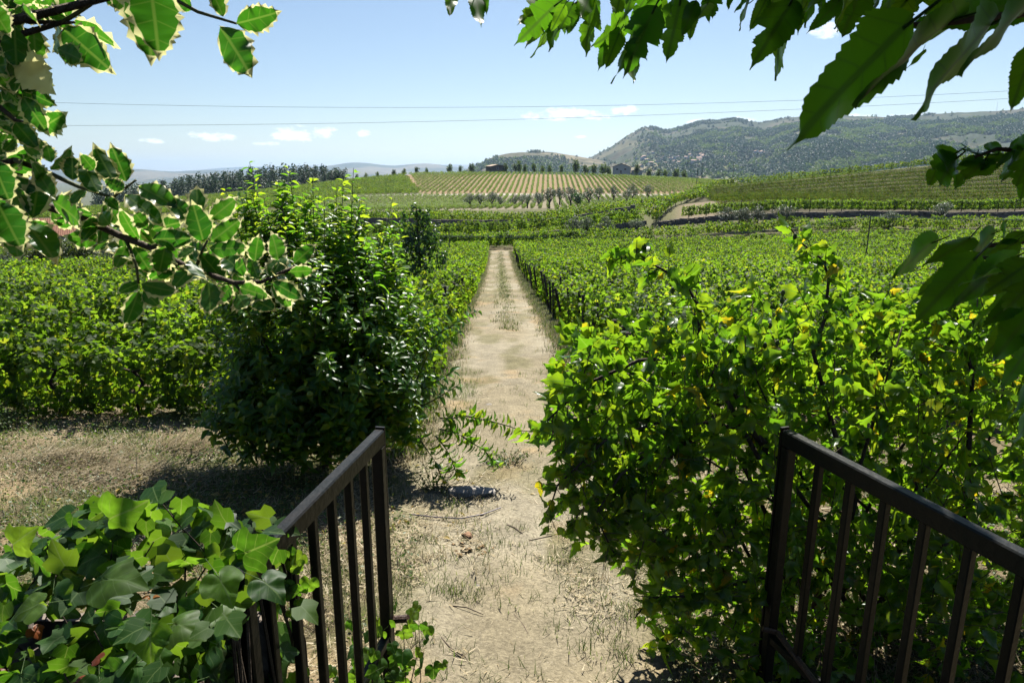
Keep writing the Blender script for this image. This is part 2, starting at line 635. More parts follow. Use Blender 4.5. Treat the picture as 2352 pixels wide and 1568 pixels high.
M_ivy = leafmat('ivy_leaf', [(.018, .055, .012), (.024, .068, .014), (.034, .09, .016), (.06, .12, .02)],
                [(.13, .36, .015), (.2, .44, .02), (.28, .54, .025), (.38, .60, .03)], 0.38, 0.5, island=True, spec=.25, nscale=3,
                vein=(.16, .9, (.10, .16, .055), (.36, .52, .08)))
M_ivy_red = leafmat('ivy_leaf_red', [(.16, .035, .015), (.22, .06, .02), (.2, .09, .02)], [(.5, .08, .02), (.6, .16, .03), (.55, .3, .04)], 0.4, 0.4)
M_hgreen = leafmat('holly_green', [(.012, .05, .008), (.018, .065, .010), (.028, .085, .012)],
                   [(.05, .24, .010), (.075, .30, .012), (.11, .36, .015)], 0.42, 0.32, island=False, spec=0.4,
                   vein=(.13, .5, (.07, .14, .03), (.22, .42, .05)))
M_hcream = leafmat('holly_cream', [(.52, .50, .24), (.56, .54, .28), (.60, .56, .30)], [(.82, .80, .34), (.86, .82, .38), (.9, .84, .44)], 0.55, 0.4, island=False, spec=.3)
M_bark = solid('bark', (.05, .037, .026), (.12, .09, .065), 22, 0.9, bump=0.6, stretch=(1, 1, .25))
M_twig = solid('green_twig', (.06, .075, .02), (.13, .14, .045), 30, 0.6, bump=0.2)
M_twig_brown = solid('brown_twig', (.055, .038, .025), (.12, .085, .055), 30, 0.8, bump=0.3)
M_wood = solid('weathered_post', (.045, .034, .026), (.13, .10, .075), 14, 0.9, bump=0.6, stretch=(1, 1, .12))
M_pole = solid('pole_wood', (.09, .07, .055), (.17, .14, .11), 10, 0.9, bump=0.4, stretch=(1, 1, .1))
M_iron = solid('painted_iron', (.005, .008, .0075), (.012, .010, .008), 5, 0.42, 0.0, bump=0.10, bscale=30, spec=0.18)
M_rust = solid('rusty_iron', (.045, .025, .016), (.10, .05, .03), 20, 0.6, 0.0, bump=0.4, spec=0.5)
M_stone = solid('stone', (.26, .23, .19), (.46, .42, .36), 9, 0.9, bump=0.7)
M_brownstone = solid('brown_stone', (.20, .11, .06), (.32, .19, .11), 9, 0.9, bump=0.6)
M_wallstone = solid('dry_stone', (.12, .10, .08), (.24, .20, .16), 3, 0.95, bump=0.8, bscale=6)
M_straw = leafmat('straw', [(.30, .23, .12), (.42, .34, .19), (.52, .44, .28), (.36, .27, .14)], [(.5, .4, .22), (.6, .5, .28), (.65, .55, .32)], 0.25, 0.6)
M_grass = leafmat('weed_grass', [(.06, .10, .02), (.085, .125, .03), (.13, .14, .045), (.20, .17, .07)], [(.16, .28, .03), (.22, .34, .04), (.3, .34, .06)], 0.35, 0.5)
M_weed = leafmat('weed_leaf', [(.05, .10, .025), (.07, .13, .03), (.09, .12, .03), (.17, .11, .035)], [(.15, .3, .03), (.2, .36, .04), (.28, .32, .05)], 0.35, 0.5)
M_plaster = solid('cream_plaster', (.74, .68, .57), (.82, .76, .65), 1.2, 0.9, bump=0.1)
M_white = solid('white_plaster', (.62, .62, .60), (.74, .74, .72), 0.8, 0.9, bump=0.1)
M_tile = solid('roof_tile', (.26, .11, .06), (.42, .21, .13), 6, 0.85, bump=0.3)
M_vroof = solid('village_roof', (.42, .26, .18), (.55, .38, .28), 4, 0.85, bump=0.2)
M_rooftan = solid('tan_roof', (.40, .30, .2), (.5, .38, .26), 4, 0.85, bump=0.2)
M_glass = solid('window_glass', (.02, .025, .03), (.05, .06, .07), 2, 0.12, bump=0, spec=0.8)
M_wire = solid('cable', (.10, .07, .10), (.14, .11, .14), 3, 0.5, bump=0, metal=0.0)
M_berry = solid('red_berry', (.5, .12, .05), (.62, .2, .1), 20, 0.35, bump=0.05)
M_bud = solid('flower_bud', (.05, .10, .02), (.12, .16, .04), 60, 0.6, bump=0.3)
M_clod = solid('earth_clod', (.3, .19, .09), (.44, .3, .15), 20, 0.95, bump=0.6)

# ------------------------------------------------------------------ leaf templates (unit length, base at origin, +Y to the tip, +Z upper side)


def strip_leaf(wl_, wr_, nst, fold=0.25, curl=0.18, teeth=0, tamp=0.06, push=0.0, wave=0.0, seed=0, back=0.0):
    """five columns: edge, middle, midrib, middle, edge"""
    r = np.random.default_rng(seed)
    V, UVs = [], []
    ph = r.uniform(0, 6.28)
    for i in range(nst + 1):
        t = i / nst
        L, R = wl_(t), wr_(t)
        saw = (t * teeth) % 1.0 if teeth else 0
        fL = 1 + tamp * (saw * 2 - 1) if teeth and 0.02 < t < 0.97 else 1
        cols = [(-L * fL, 1.0), (-L * 0.5, 0.5), (0, 0), (R * 0.5, 0.5), (R * fL, 1.0)]
        for x, e in cols:
            y = t - back * e * (1 - t) ** 3 + push * e * saw * 0.5
            z = fold * abs(x) ** 1.35 * 1.6 - curl * t * t + wave * math.sin(t * 11 + ph + (x > 0) * 1.3) * e
            V.append((x, y, z)); UVs.append((x, y))
    F = []
    for i in range(nst):
        for k in range(4):
            a = i * 5 + k
            F.append((a, a + 1, a + 6)); F.append((a, a + 6, a + 5))
    return np.array(V), np.array(F), np.array(UVs)


def smooth_half(h, k=3):
    h = [np.array(p, float) for p in h]
    out = []
    for i in range(len(h) - 1):
        p0 = h[i - 1] if i > 0 else h[1] * np.array([-1, 1])
        p3 = h[i + 2] if i + 2 < len(h) else h[-2] * np.array([-1, 1])
        for j in range(k):
            t = j / k
            p1, p2 = h[i], h[i + 1]
            q = .5 * ((2 * p1) + (-p0 + p2) * t + (2 * p0 - 5 * p1 + 4 * p2 - p3) * t * t + (-p0 + 3 * p1 - 3 * p2 + p3) * t ** 3)
            out.append((max(float(q[0]), 0.0), float(q[1])))
    out.append(tuple(h[-1]))
    out[0] = tuple(h[0])
    return out


def fan_leaf(half, cy, curl=0.2, fold=0.15, ring=True, seed=0, wave=0.03, jit=.05):
    r = np.random.default_rng(seed)
    pts = [(-x, y) for x, y in reversed(half) if x > 0] + [p for p in half]
    # order: go round starting at petiole
    right = half
    left = [(-x, y) for x, y in half[-2:0:-1]]
    pts = np.array(right + left)
    pts = pts * (1 + r.uniform(-jit, jit, pts.shape))
    n = len(pts)

    def z(x, y):
        return fold * abs(x) - curl * (x * x + (y - cy) ** 2) + wave * math.sin(7 * x + 9 * y + seed)
    V = [(0, cy, 0)]
    UVs = [(0, cy)]
    F = []
    if ring:
        for x, y in pts:
            a, b = x * .55, cy + (y - cy) * .55
            V.append((a, b, z(a, b))); UVs.append((a, b))
        for x, y in pts:
            V.append((x, y, z(x, y))); UVs.append((x, y))
        for i in range(n):
            j = (i + 1) % n
            F.append((0, 1 + i, 1 + j)); F.append((1 + i, 1 + n + i, 1 + n + j)); F.append((1 + i, 1 + n + j, 1 + j))
    else:
        for x, y in pts:
            V.append((x, y, z(x, y))); UVs.append((x, y))
        for i in range(n):
            F.append((0, 1 + i, 1 + (i + 1) % n))
    return np.array(V), np.array(F), np.array(UVs)


GRAPE = [(0, .04), (.18, -.14), (.42, -.08), (.40, .12), (.58, .32), (.38, .44), (.34, .64), (.15, .68), (0, .97)]
GRAPE_LO = [(0, 0), (.42, -.08), (.52, .34), (.28, .66), (0, .95)]
IVY = [(0, .05), (.10, -.10), (.30, -.16), (.48, -.06), (.60, .14), (.64, .36), (.56, .46), (.44, .50), (.36, .60), (.25, .76), (.13, .90), (0, 1.03)]
IVY_LO = [(0, .02), (.30, -.16), (.52, .10), (.56, .42), (.30, .52), (.18, .80), (0, 1.0)]
T_grape = [fan_leaf(GRAPE, .3, seed=s, ring=False, fold=.25) for s in range(3)]
T_grape_lo = [fan_leaf(GRAPE_LO, .3, seed=s, ring=False, fold=.25) for s in range(2)]
T_ivy_lo = [fan_leaf(IVY_LO, .25, seed=s, ring=False, fold=.2, curl=.3) for s in range(3)]
T_citrus = [strip_leaf(lambda t: .25 * math.sin(math.pi * t ** .8) ** .8 + .004, lambda t: .25 * math.sin(math.pi * t ** .8) ** .8 + .004, 4, .45, .22 + .1 * s, seed=s) for s in range(3)]
T_olive = [strip_leaf(lambda t: .16 * math.sin(math.pi * t) + .01, lambda t: .16 * math.sin(math.pi * t) + .01, 2, .2, .1)]
QUAD = (np.array([(0, 0, 0), (.38, .45, .1), (0, 1, -.08), (-.38, .45, .1)]), np.array([(0, 1, 2), (0, 2, 3)]), np.array([(0, 0), (.38, .45), (0, 1), (-.38, .45)]))
T_quad = [QUAD]
BLADE = (np.array([(-.035, 0, 0), (.035, 0, 0), (.02, .6, .05), (-.02, .6, .05), (0, 1, .22)]), np.array([(0, 1, 2), (0, 2, 3), (3, 2, 4)]), np.array([(0, 0), (0, 0), (0, .6), (0, .6), (0, 1)]))


def cloud_arrays(P, N, size, tmpls, rng, droop=0.6, axis=None, wx=1.0):
    """one leaf per point; the leaf lies across N and its tip hangs down or follows axis"""
    P = np.asarray(P, float); N = np.asarray(N, float)
    n = len(P)
    N = N / (np.linalg.norm(N, axis=1, keepdims=True) + 1e-9)
    if axis is None:
        A = rng.normal(size=(n, 3)) + np.array([0, 0, -droop * 2])
    else:
        A = np.asarray(axis, float)
    A = A - N * (A * N).sum(1, keepdims=True)
    A = A / (np.linalg.norm(A, axis=1, keepdims=True) + 1e-9)
    X = np.cross(A, N)
    size = np.broadcast_to(np.asarray(size, float), (n,))
    which = rng.integers(0, len(tmpls), n)
    Vs, Fs, Us, base = [], [], [], 0
    for k, (tv, tf, tu) in enumerate(tmpls):
        I = np.nonzero(which == k)[0]
        if len(I) == 0:
            continue
        s = size[I][:, None, None]
        V = P[I][:, None, :] + s * (X[I][:, None, :] * tv[None, :, 0:1] * wx + A[I][:, None, :] * tv[None, :, 1:2] + N[I][:, None, :] * tv[None, :, 2:3])
        F = tf[None] + (np.arange(len(I)) * len(tv))[:, None, None] + base
        Vs.append(V.reshape(-1, 3)); Fs.append(F.reshape(-1, 3)); Us.append(np.tile(tu, (len(I), 1)))
        base += len(I) * len(tv)
    return np.concatenate(Vs), np.concatenate(Fs), np.concatenate(Us)


def cloud(name, P, N, size, tmpls, rng, mat, org=(0, 0, 0), **kw):
    V, F, U = cloud_arrays(P, N, size, tmpls, rng, **kw)
    return mesh_np(name, V - np.array(org), F, uv=U, mats=[mat])


def scatter(name, pts, rz, sc, sources, label, cat=None, idx=None):
    """one object of uncountable plants: the source meshes stood on every point"""
    n = len(pts)
    me = bpy.data.meshes.new(name)
    me.vertices.add(n)
    me.vertices.foreach_set('co', np.asarray(pts, np.float32).ravel())
    a = me.attributes.new('rz', 'FLOAT', 'POINT'); a.data.foreach_set('value', np.asarray(rz, np.float32))
    a = me.attributes.new('sc', 'FLOAT', 'POINT'); a.data.foreach_set('value', np.asarray(sc, np.float32))
    if idx is None:
        idx = RNG.integers(0, len(sources), n)
    a = me.attributes.new('pick', 'INT', 'POINT'); a.data.foreach_set('value', np.asarray(idx, np.int32))
    o = link(name, me)
    ng = bpy.data.node_groups.new(name, 'GeometryNodeTree')
    ng.interface.new_socket('Geometry', in_out='INPUT', socket_type='NodeSocketGeometry')
    ng.interface.new_socket('Geometry', in_out='OUTPUT', socket_type='NodeSocketGeometry')
    N_, L_ = ng.nodes, ng.links
    gi, go = N_.new('NodeGroupInput'), N_.new('NodeGroupOutput')
    m2p = N_.new('GeometryNodeMeshToPoints')
    iop = N_.new('GeometryNodeInstanceOnPoints')
    jn = N_.new('GeometryNodeJoinGeometry')
    for s in reversed(sources):
        oi = N_.new('GeometryNodeObjectInfo'); oi.inputs['Object'].default_value = s; oi.inputs['As Instance'].default_value = True
        L_.new(oi.outputs['Geometry'], jn.inputs[0])

    def attr(nm, ty):
        q = N_.new('GeometryNodeInputNamedAttribute'); q.data_type = ty; q.inputs['Name'].default_value = nm
        return q.outputs['Attribute']
    cx = N_.new('ShaderNodeCombineXYZ')
    L_.new(attr('rz', 'FLOAT'), cx.inputs[2])
    e2r = N_.new('FunctionNodeEulerToRotation')
    L_.new(cx.outputs[0], e2r.inputs[0])
    L_.new(gi.outputs[0], m2p.inputs[0])
    L_.new(m2p.outputs[0], iop.inputs['Points'])
    L_.new(jn.outputs[0], iop.inputs['Instance'])
    iop.inputs['Pick Instance'].default_value = True
    L_.new(attr('pick', 'INT'), iop.inputs['Instance Index'])
    L_.new(e2r.outputs[0], iop.inputs['Rotation'])
    L_.new(attr('sc', 'FLOAT'), iop.inputs['Scale'])
    L_.new(iop.outputs[0], go.inputs[0])
    md = o.modifiers.new('scatter', 'NODES')
    md.node_group = ng
    return tag(o, label, cat, kind='stuff')


def loose(me):
    """an object that only serves as the pattern for scatter(); never linked to the scene"""
    return bpy.data.objects.new(me.name, me)


# ================================================================== SETTING
# ---- ground sheet
az = np.concatenate([np.linspace(-180, -52, 26)[:-1], np.linspace(-52, 52, 360), np.linspace(52, 180, 26)[1:]])
rr = [0.0, 0.6]
while rr[-1] < 20500:
    r_ = rr[-1]
    rr.append(r_ + max(0.16, r_ * (0.028 if r_ < 60 else (0.02 if r_ < 460 else 0.09))))
rr = np.array(rr[1:])
A_, R_ = np.meshgrid(np.radians(az), rr, indexing='ij')
GX, GY = np.sin(A_) * R_, np.cos(A_) * R_
GZ = G(GX, GY)
GZ -= .13 * sstep(1.25, .8, np.abs(GX - xc(GY))) * sstep(1.5, 3, GY) * sstep(89, 86, GY)
GZ += np.where(R_ < 40, (fbm(GX * 1.3, GY * 1.3, 5) - .5) * .09 + (fbm(GX * 6, GY * 6, 9, 3) - .5) * .03, 0)


def lerp(a, b, w):
    return a * (1 - w[..., None]) + np.array(b) * w[..., None]


def ground_colour(x, y):
    C = np.ones(x.shape + (3,)) * np.array((.20, .155, .09))
    r = np.hypot(x, y)
    n1, n2 = fbm(x * .5, y * .5, 21), fbm(x * 1.7, y * 1.7, 33)
    C = lerp(C, (.30, .24, .15), sstep(.48, .66, n1) * .8)                       # straw
    C = lerp(C, (.085, .095, .032), sstep(.40, .58, n2) * .85 * sstep(60, 20, r))   # low weeds
    C = lerp(C, (.36, .27, .15), sstep(.62, .72, fbm(x * .8 + 9, y * .8, 55)) * .8)  # bare ochre soil
    far = sstep(86, 95, y)
    C = lerp(C, (.12, .12, .05), far)
    # hill fields
    up = sstep(290, 293, y) * sstep(396, 390, y) * sstep(-40, -37.5, x + (y - 295) * .24) * sstep(112, 100, x)
    C = lerp(C, (.285, .205, .11), up)
    lo = sstep(184, 190, y) * sstep(288, 285, y) * sstep(-72, -66, x) * sstep(112, 100, x)
    C = lerp(C, (.23, .20, .13), lo)
    road = sstep(285, 286.5, y) * sstep(292, 290.5, y) * sstep(-72, -66, x) * sstep(112, 100, x)
    C = lerp(C, (.50, .47, .40), road)
    rh = sstep(104, 106, y) * sstep(180, 174, y) * sstep(26, 32, x - (y - 107) * .25)
    C = lerp(C, (.075, .065, .035), rh)
    tr = sstep(104, 106, y) * sstep(135, 125, y) * sstep(24, 27, x - (y - 107) * .25) * sstep(35, 31, x - (y - 107) * .25)
    C = lerp(C, (.22, .175, .11), tr)
    hw = sstep(400, 420, y)
    C = lerp(C, (.13, .125, .055), hw)
    fg = sstep(700, 1500, r)
    C = lerp(C, (.11, .115, .055), fg)
    return C


GC = ground_colour(GX, GY)
na, nr = GX.shape
idx = np.arange(na * nr).reshape(na, nr)
F = np.stack([idx[:-1, :-1], idx[:-1, 1:], idx[1:, 1:], idx[1:, :-1]], -1).reshape(-1, 4)
ctr = na * nr
V = np.concatenate([np.stack([GX, GY, GZ], -1).reshape(-1, 3)])
me = mesh_np('ground', V, F[:, ::-1].copy(), smooth=True, mats=[M_ground], attr={'Col': GC.reshape(-1, 3)})
ground = tag(link('ground', me), 'dry sloping ground with straw, weeds and vineyard soil', kind='structure')

# ---- dirt path between the vine fields
ys = np.arange(2.0, 88.0, .14)
us = np.linspace(-1, 1, 27)
YY, UU = np.meshgrid(ys, us, indexing='ij')
hw = 1.62 + .16 * (fbm(ys * .7, ys * 0, 3) - .5)[:, None] - .55 * sstep(9, 4, YY)
wob = (fbm(YY * 1.1, UU * 3 + 50, 8) - .5) * .7
PX = xc(YY) + UU * (hw + wob * np.abs(UU))
rut = -.05 * np.exp(-((np.abs(UU) - .42) / .16) ** 2)
PZ = G(PX, YY) + .05 + rut * .6 + (fbm(PX * 5, YY * 5, 9, 3) - .5) * .02 - .07 * np.abs(UU) ** 6 + (fbm(PX * 1.3, YY * 1.3, 5) - .5) * .05
nn = fbm(PX * 1.6, YY * .55, 61)
n3 = fbm(PX * .6, YY * .3, 77)
PC = np.ones(PX.shape + (3,)) * np.array((.265, .225, .145))
PC = lerp(PC, (.325, .285, .20), sstep(.42, .62, n3))
PC = lerp(PC, (.36, .265, .145), sstep(.62, .74, fbm(PX * 1.1 + 4, YY * 1.1, 15)) * .8)
ctrg = np.exp(-((UU - .05) / .2) ** 2) * sstep(26, 40, YY) * sstep(75, 62, YY)
PC = lerp(PC, (.15, .16, .06), np.clip(ctrg * (.35 + nn) * .95, 0, 1))
PC = lerp(PC, (.17, .155, .065), np.clip(sstep(.62, .98, np.abs(UU)) * (nn + .25), 0, 1))
PC = lerp(PC, (.17, .155, .075), sstep(.50, .64, nn) * .7)
na, nr = PX.shape
idx = np.arange(na * nr).reshape(na, nr)
F = np.stack([idx[:-1, :-1], idx[:-1, 1:], idx[1:, 1:], idx[1:, :-1]], -1).reshape(-1, 4)
me = mesh_np('dirt_path', np.stack([PX, YY, PZ], -1).reshape(-1, 3), F, smooth=True, mats=[M_ground], attr={'Col': PC.reshape(-1, 3)})
tag(link('dirt_path', me), 'pale dirt track running straight between the vine fields', kind='structure')

# ---- mountains: height from the skyline seen above each bearing


def mountain(name, label, sky_px, r0, R, back, base, amp, seed, na, nr, colf, p=1.3, mat=None):
    pts = [azel(a, b) for a, b in sky_px]
    aa = np.array([q[0] for q in pts]); tt = np.array([q[1] for q in pts])
    A = np.linspace(aa[0], aa[-1], na)
    ridge = np.interp(A, aa, tt)
    ridge = np.convolve(np.pad(ridge, 4, mode='edge'), np.ones(9) / 9, mode='valid')
    rs = np.r_[np.linspace(r0, R, nr), np.linspace(R, R + back, nr // 4)[1:]]

    def H(a, r):
        rd = np.interp(a, A, ridge) * R + CAM[2]
        t = np.clip((r - r0) / (R - r0), 0, 1)
        x, y = np.sin(a) * r, np.cos(a) * r
        g = fbm(x / (R * .10), y / (R * .10), seed, 5) - .5
        gul = np.abs(fbm(a * 26, r / R * 3, seed + 5, 4) - .5)
        h = base + (rd - base) * t ** p + amp * (g * 1.2 - gul * .9) * (t * (1 - t) * 4) ** .8
        bk = np.clip((r - R) / back, 0, 1)
        h = h * (1 - sstep(0, 1, bk)) + base * sstep(0, 1, bk) + (fbm(a * 90, r * 0, seed + 9, 4) - .5) * amp * .08 * sstep(.8, 1, t)
        return h
    AA, RR = np.meshgrid(A, rs, indexing='ij')
    HH = H(AA, RR)
    X, Y = np.sin(AA) * RR, np.cos(AA) * RR
    C = colf(X, Y, HH, np.clip((RR - r0) / (R - r0), 0, 1.2), AA)
    n0, n1 = X.shape
    ix = np.arange(n0 * n1).reshape(n0, n1)
    F = np.stack([ix[:-1, :-1], ix[1:, :-1], ix[1:, 1:], ix[:-1, 1:]], -1).reshape(-1, 4)
    me = mesh_np(name, np.stack([X, Y, HH], -1).reshape(-1, 3), F[:, ::-1].copy(), smooth=True, mats=[mat or M_hill], attr={'Col': C.reshape(-1, 3)})
    tag(link(name, me), label, kind='structure')
    return H, A


def forest_mask(X, Y, t, AA):
    f = fbm(X / 330, Y / 330, 91, 5)
    m = sstep(.41, .47, f + .06 * sstep(.3, .6, t) - .08 * sstep(.92, 1, t))
    # open heath on the left shoulder, farmland round the village
    m = m * sstep(azel(1440, 380)[0], azel(1640, 380)[0], AA + .05 * (f - .5))
    vill = sstep(.62, .45, t) * sstep(azel(1860, 380)[0], azel(1780, 380)[0], AA)
    return m * (1 - .75 * vill)


def col_right(X, Y, Z, t, AA):
    C = np.ones(X.shape + (3,)) * np.array((.046, .06, .03))
    C = lerp(C, (.075, .07, .04), sstep(.45, .6, fbm(X / 140, Y / 140, 44, 5)))
    C = lerp(C, (.13, .12, .065), sstep(.64, .70, fbm(X / 210 + 7, Y / 210, 48, 5)) * .8)
    C = lerp(C, (.022, .045, .028), forest_mask(X, Y, t, AA))
    vill = sstep(.5, .36, t) * sstep(azel(1900, 380)[0], azel(1800, 380)[0], AA)
    cell = vnoise(X / 75, Y / 120, 12)
    fc = np.where(cell[..., None] > .6, np.array((.22, .185, .11)), np.where(cell[..., None] > .35, np.array((.10, .13, .05)), np.array((.15, .155, .07))))
    C = C * (1 - vill[..., None] * .85) + fc * vill[..., None] * .85
    return C


SKY_R = [(1250, 420), (1330, 374), (1400, 340), (1440, 312), (1478, 292), (1500, 292), (1530, 302), (1570, 291), (1610, 280), (1690, 274), (1750, 284),
         (1800, 272), (1860, 266), (1930, 265), (2000, 268), (2060, 271), (2130, 264), (2200, 258), (2280, 256), (2352, 250), (2500, 238), (2700, 236), (3000, 260), (3500, 330)]
H_R, A_R = mountain('mountain_ridge', 'long green mountain ridge behind the village', SKY_R, 1150, 3300, 900, -34, 62, 3, 620, 150, col_right, 1.32)


def col_mid(X, Y, Z, t, AA):
    C = np.ones(X.shape + (3,)) * np.array((.085, .08, .042))
    C = lerp(C, (.03, .05, .03), sstep(.43, .56, fbm(X / 160, Y / 160, 5, 5)))
    C = lerp(C, (.2, .17, .1), sstep(.64, .7, fbm(X / 120, Y / 90, 15, 4)))
    return C


SKY_M = [(1000, 420), (1060, 395), (1100, 377), (1130, 361), (1165, 352), (1200, 350), (1262, 349), (1290, 353), (1330, 360), (1400, 372), (1500, 385), (1600, 400)]
H_M, A_M = mountain('flat_topped_hill', 'low flat-topped wooded hill beyond the crest', SKY_M, 1500, 2500, 500, -36, 26, 13, 220, 60, col_mid, 1.2)


def col_far(X, Y, Z, t, AA):
    C = np.ones(X.shape + (3,)) * np.array((.07, .08, .05))
    return lerp(C, (.16, .14, .09), sstep(.5, .62, fbm(X / 600, Y / 600, 5, 5)))


SKY_A = [(-500, 400), (-200, 392), (0, 396), (120, 390), (230, 393), (300, 386), (350, 391), (400, 396), (470, 390), (540, 394), (620, 392), (700, 390), (760, 380),
         (820, 371), (860, 377), (900, 382), (950, 377), (985, 374), (1020, 380), (1080, 388), (1250, 392), (1500, 395), (1800, 390), (2600, 390), (3300, 400)]
mountain('far_mountain_ridge', 'pale blue mountain ridge on the left horizon', SKY_A, 6500, 10000, 2500, -75, 90, 23, 420, 50, col_far, 1.25)
SKY_B = [(-500, 396), (0, 400), (300, 397), (420, 394), (480, 388), (550, 383), (620, 384), (700, 379), (760, 384), (860, 388), (960, 384), (1010, 379), (1060, 377),
         (1120, 382), (1300, 388), (1700, 385), (2600, 388), (3300, 400)]
mountain('distant_mountain_ridge', 'palest and farthest mountain ridge on the horizon', SKY_B, 13500, 18000, 3500, -80, 120, 31, 300, 36, col_far, 1.2)
# ================================================================== VINEYARD
rngv = np.random.default_rng(11)


def vine_foliage(n, tm, seed, size, w=.52, L=1.35, mat=None, z0=.45, z1=1.42, shoots=7):
    r = np.random.default_rng(seed)
    hc, hh = (z0 + z1) / 2, (z1 - z0) / 2
    ang = r.uniform(0, 2 * np.pi, n)
    rad = r.uniform(.35, 1, n) ** .45
    lump = 1 + .22 * (r.random(n) - .5)
    x = r.uniform(-L / 2 - .08, L / 2 + .08, n)
    bul = .85 + .3 * np.sin(x * 5 + seed) * .5 + .12 * np.sin(x * 11 + seed * 2)
    ca, sa = np.cos(ang), np.sin(ang)
    y = np.sign(ca) * np.abs(ca) ** np.where(sa < 0, .55, .8) * rad * w * lump * bul
    z = hc + np.sign(sa) * np.abs(sa) ** .8 * rad * hh * lump * (.92 + .1 * np.sin(x * 7 + seed))
    z = np.maximum(z, .04)
    P = np.c_[x, y, z]
    N = np.c_[r.normal(0, .55, n), np.cos(ang) * 1.0 + r.normal(0, .55, n), np.sin(ang) * .6 + .28 + r.normal(0, .45, n)]
    # shoots that stand up out of the canopy or trail from it
    for k in range(shoots):
        b = np.array([r.uniform(-L / 2, L / 2), r.uniform(-w * .6, w * .6), z1 - .12])
        d = np.array([r.normal(0, .35), r.normal(0, .5), r.uniform(.4, 1)])
        d /= np.linalg.norm(d)
        m = 6
        t = np.linspace(.05, r.uniform(.22, .5), m)[:, None]
        q = b + d * t + np.array([0, 0, -.5]) * t ** 2 + r.normal(0, .04, (m, 3))
        P = np.r_[P, q]
        N = np.r_[N, r.normal(0, .6, (m, 3)) + np.array([0, 0, .7])]
    s = r.uniform(.7, 1.15, len(P)) * size
    return cloud('foliage', P, N, s, tm, r, mat or M_vine, droop=.5)


def vine_trunk(seed):
    r = random.Random(seed)
    mb = MB()
    pts = [(0, 0, -.06), (r.uniform(-.04, .04), r.uniform(-.03, .03), .3), (r.uniform(-.07, .07), r.uniform(-.04, .04), .62), (r.uniform(-.05, .05), 0, .85)]
    mb.tube(pts, [.045, .034, .03, .026], 6)
    for s in (-1, 1):
        mb.tube([pts[-1], (s * .25, r.uniform(-.04, .04), .95), (s * .62, r.uniform(-.05, .05), .97 + r.uniform(-.05, .05))], [.024, .018, .01], 5)
    return mb.mesh('trunk', [M_bark])


NEAR = []
for k in range(5):
    NEAR.append((vine_foliage(860, T_grape, 100 + k, .112, z0=.04, w=.48, shoots=12), vine_trunk(k)))
MIDM = [loose(vine_foliage(460, T_grape_lo, 200 + k, .13, shoots=10, z0=.3, w=.45)) for k in range(4)]
FARM = [loose(vine_foliage(80, T_quad, 300 + k, .30, shoots=3, mat=M_vine_far)) for k in range(3)]

rows_y = [10.3 + 1.82 * k + random.uniform(-.12, .12) for k in range(42)]
vines = []
for ri, ry in enumerate(rows_y):
    for side in (-1, 1):
        x0 = float(xc(ry)) + side * (2.45 if side > 0 else 2.15)
        xm = min(.80 * ry + 5, 66)
        if side < 0 and ry > 43:
            xm = min(xm, 28 + (ry - 43) * .9)
        k = 0
        while abs(x0 + side * 1.22 * k) < xm:
            x = x0 + side * (1.22 * k + random.uniform(-.1, .1))
            vines.append((ri, side, k, x, ry + random.uniform(-.07, .07)))
            k += 1
vx = np.array([v[3] for v in vines]); vy = np.array([v[4] for v in vines])
vz = G(vx, vy)
# the three hundred largest in view become things of their own
score = vy.copy()
inview = np.abs(vx) < .75 * vy + .6
order = np.argsort(np.where(inview, score, 1e6))
own = set(order[:300].tolist())
proto = None
for i in order[:300]:
    ri, side, k, x, y = vines[i]
    lab = 'leafy grape vine, %s from the path in the %s vine row %s of the path' % (nth(k + 1), nth(ri + 1), 'left' if side < 0 else 'right')
    t = thing('grape_vine', lab, 'vine', (x, y, vz[i]), 'grape vines beside the path', random.choice((0, math.pi)) + random.uniform(-.12, .12))
    sc = random.uniform(.82, 1.12)
    t.scale = (1.0, random.uniform(.9, 1.15), sc)
    fm, tm = NEAR[random.randrange(5)]
    f = link('foliage', fm, t); f['kind'] = 'stuff'
    link('trunk', tm, t)
rest = [i for i in range(len(vines)) if i not in own]
srcs = [loose(NEAR[k][0]) for k in range(3)] + MIDM
ri_ = np.array(rest)
pick = np.where(vy[ri_] < 34, RNG.integers(0, 3, len(rest)), 3 + RNG.integers(0, 4, len(rest)))
scatter('vineyard_rows', np.c_[vx[ri_], vy[ri_], vz[ri_]], RNG.choice([0, math.pi], len(rest)) + RNG.normal(0, .08, len(rest)), RNG.uniform(.84, 1.12, len(rest)),
        srcs, 'rows of green grape vines filling the valley field', 'vineyard', idx=pick)

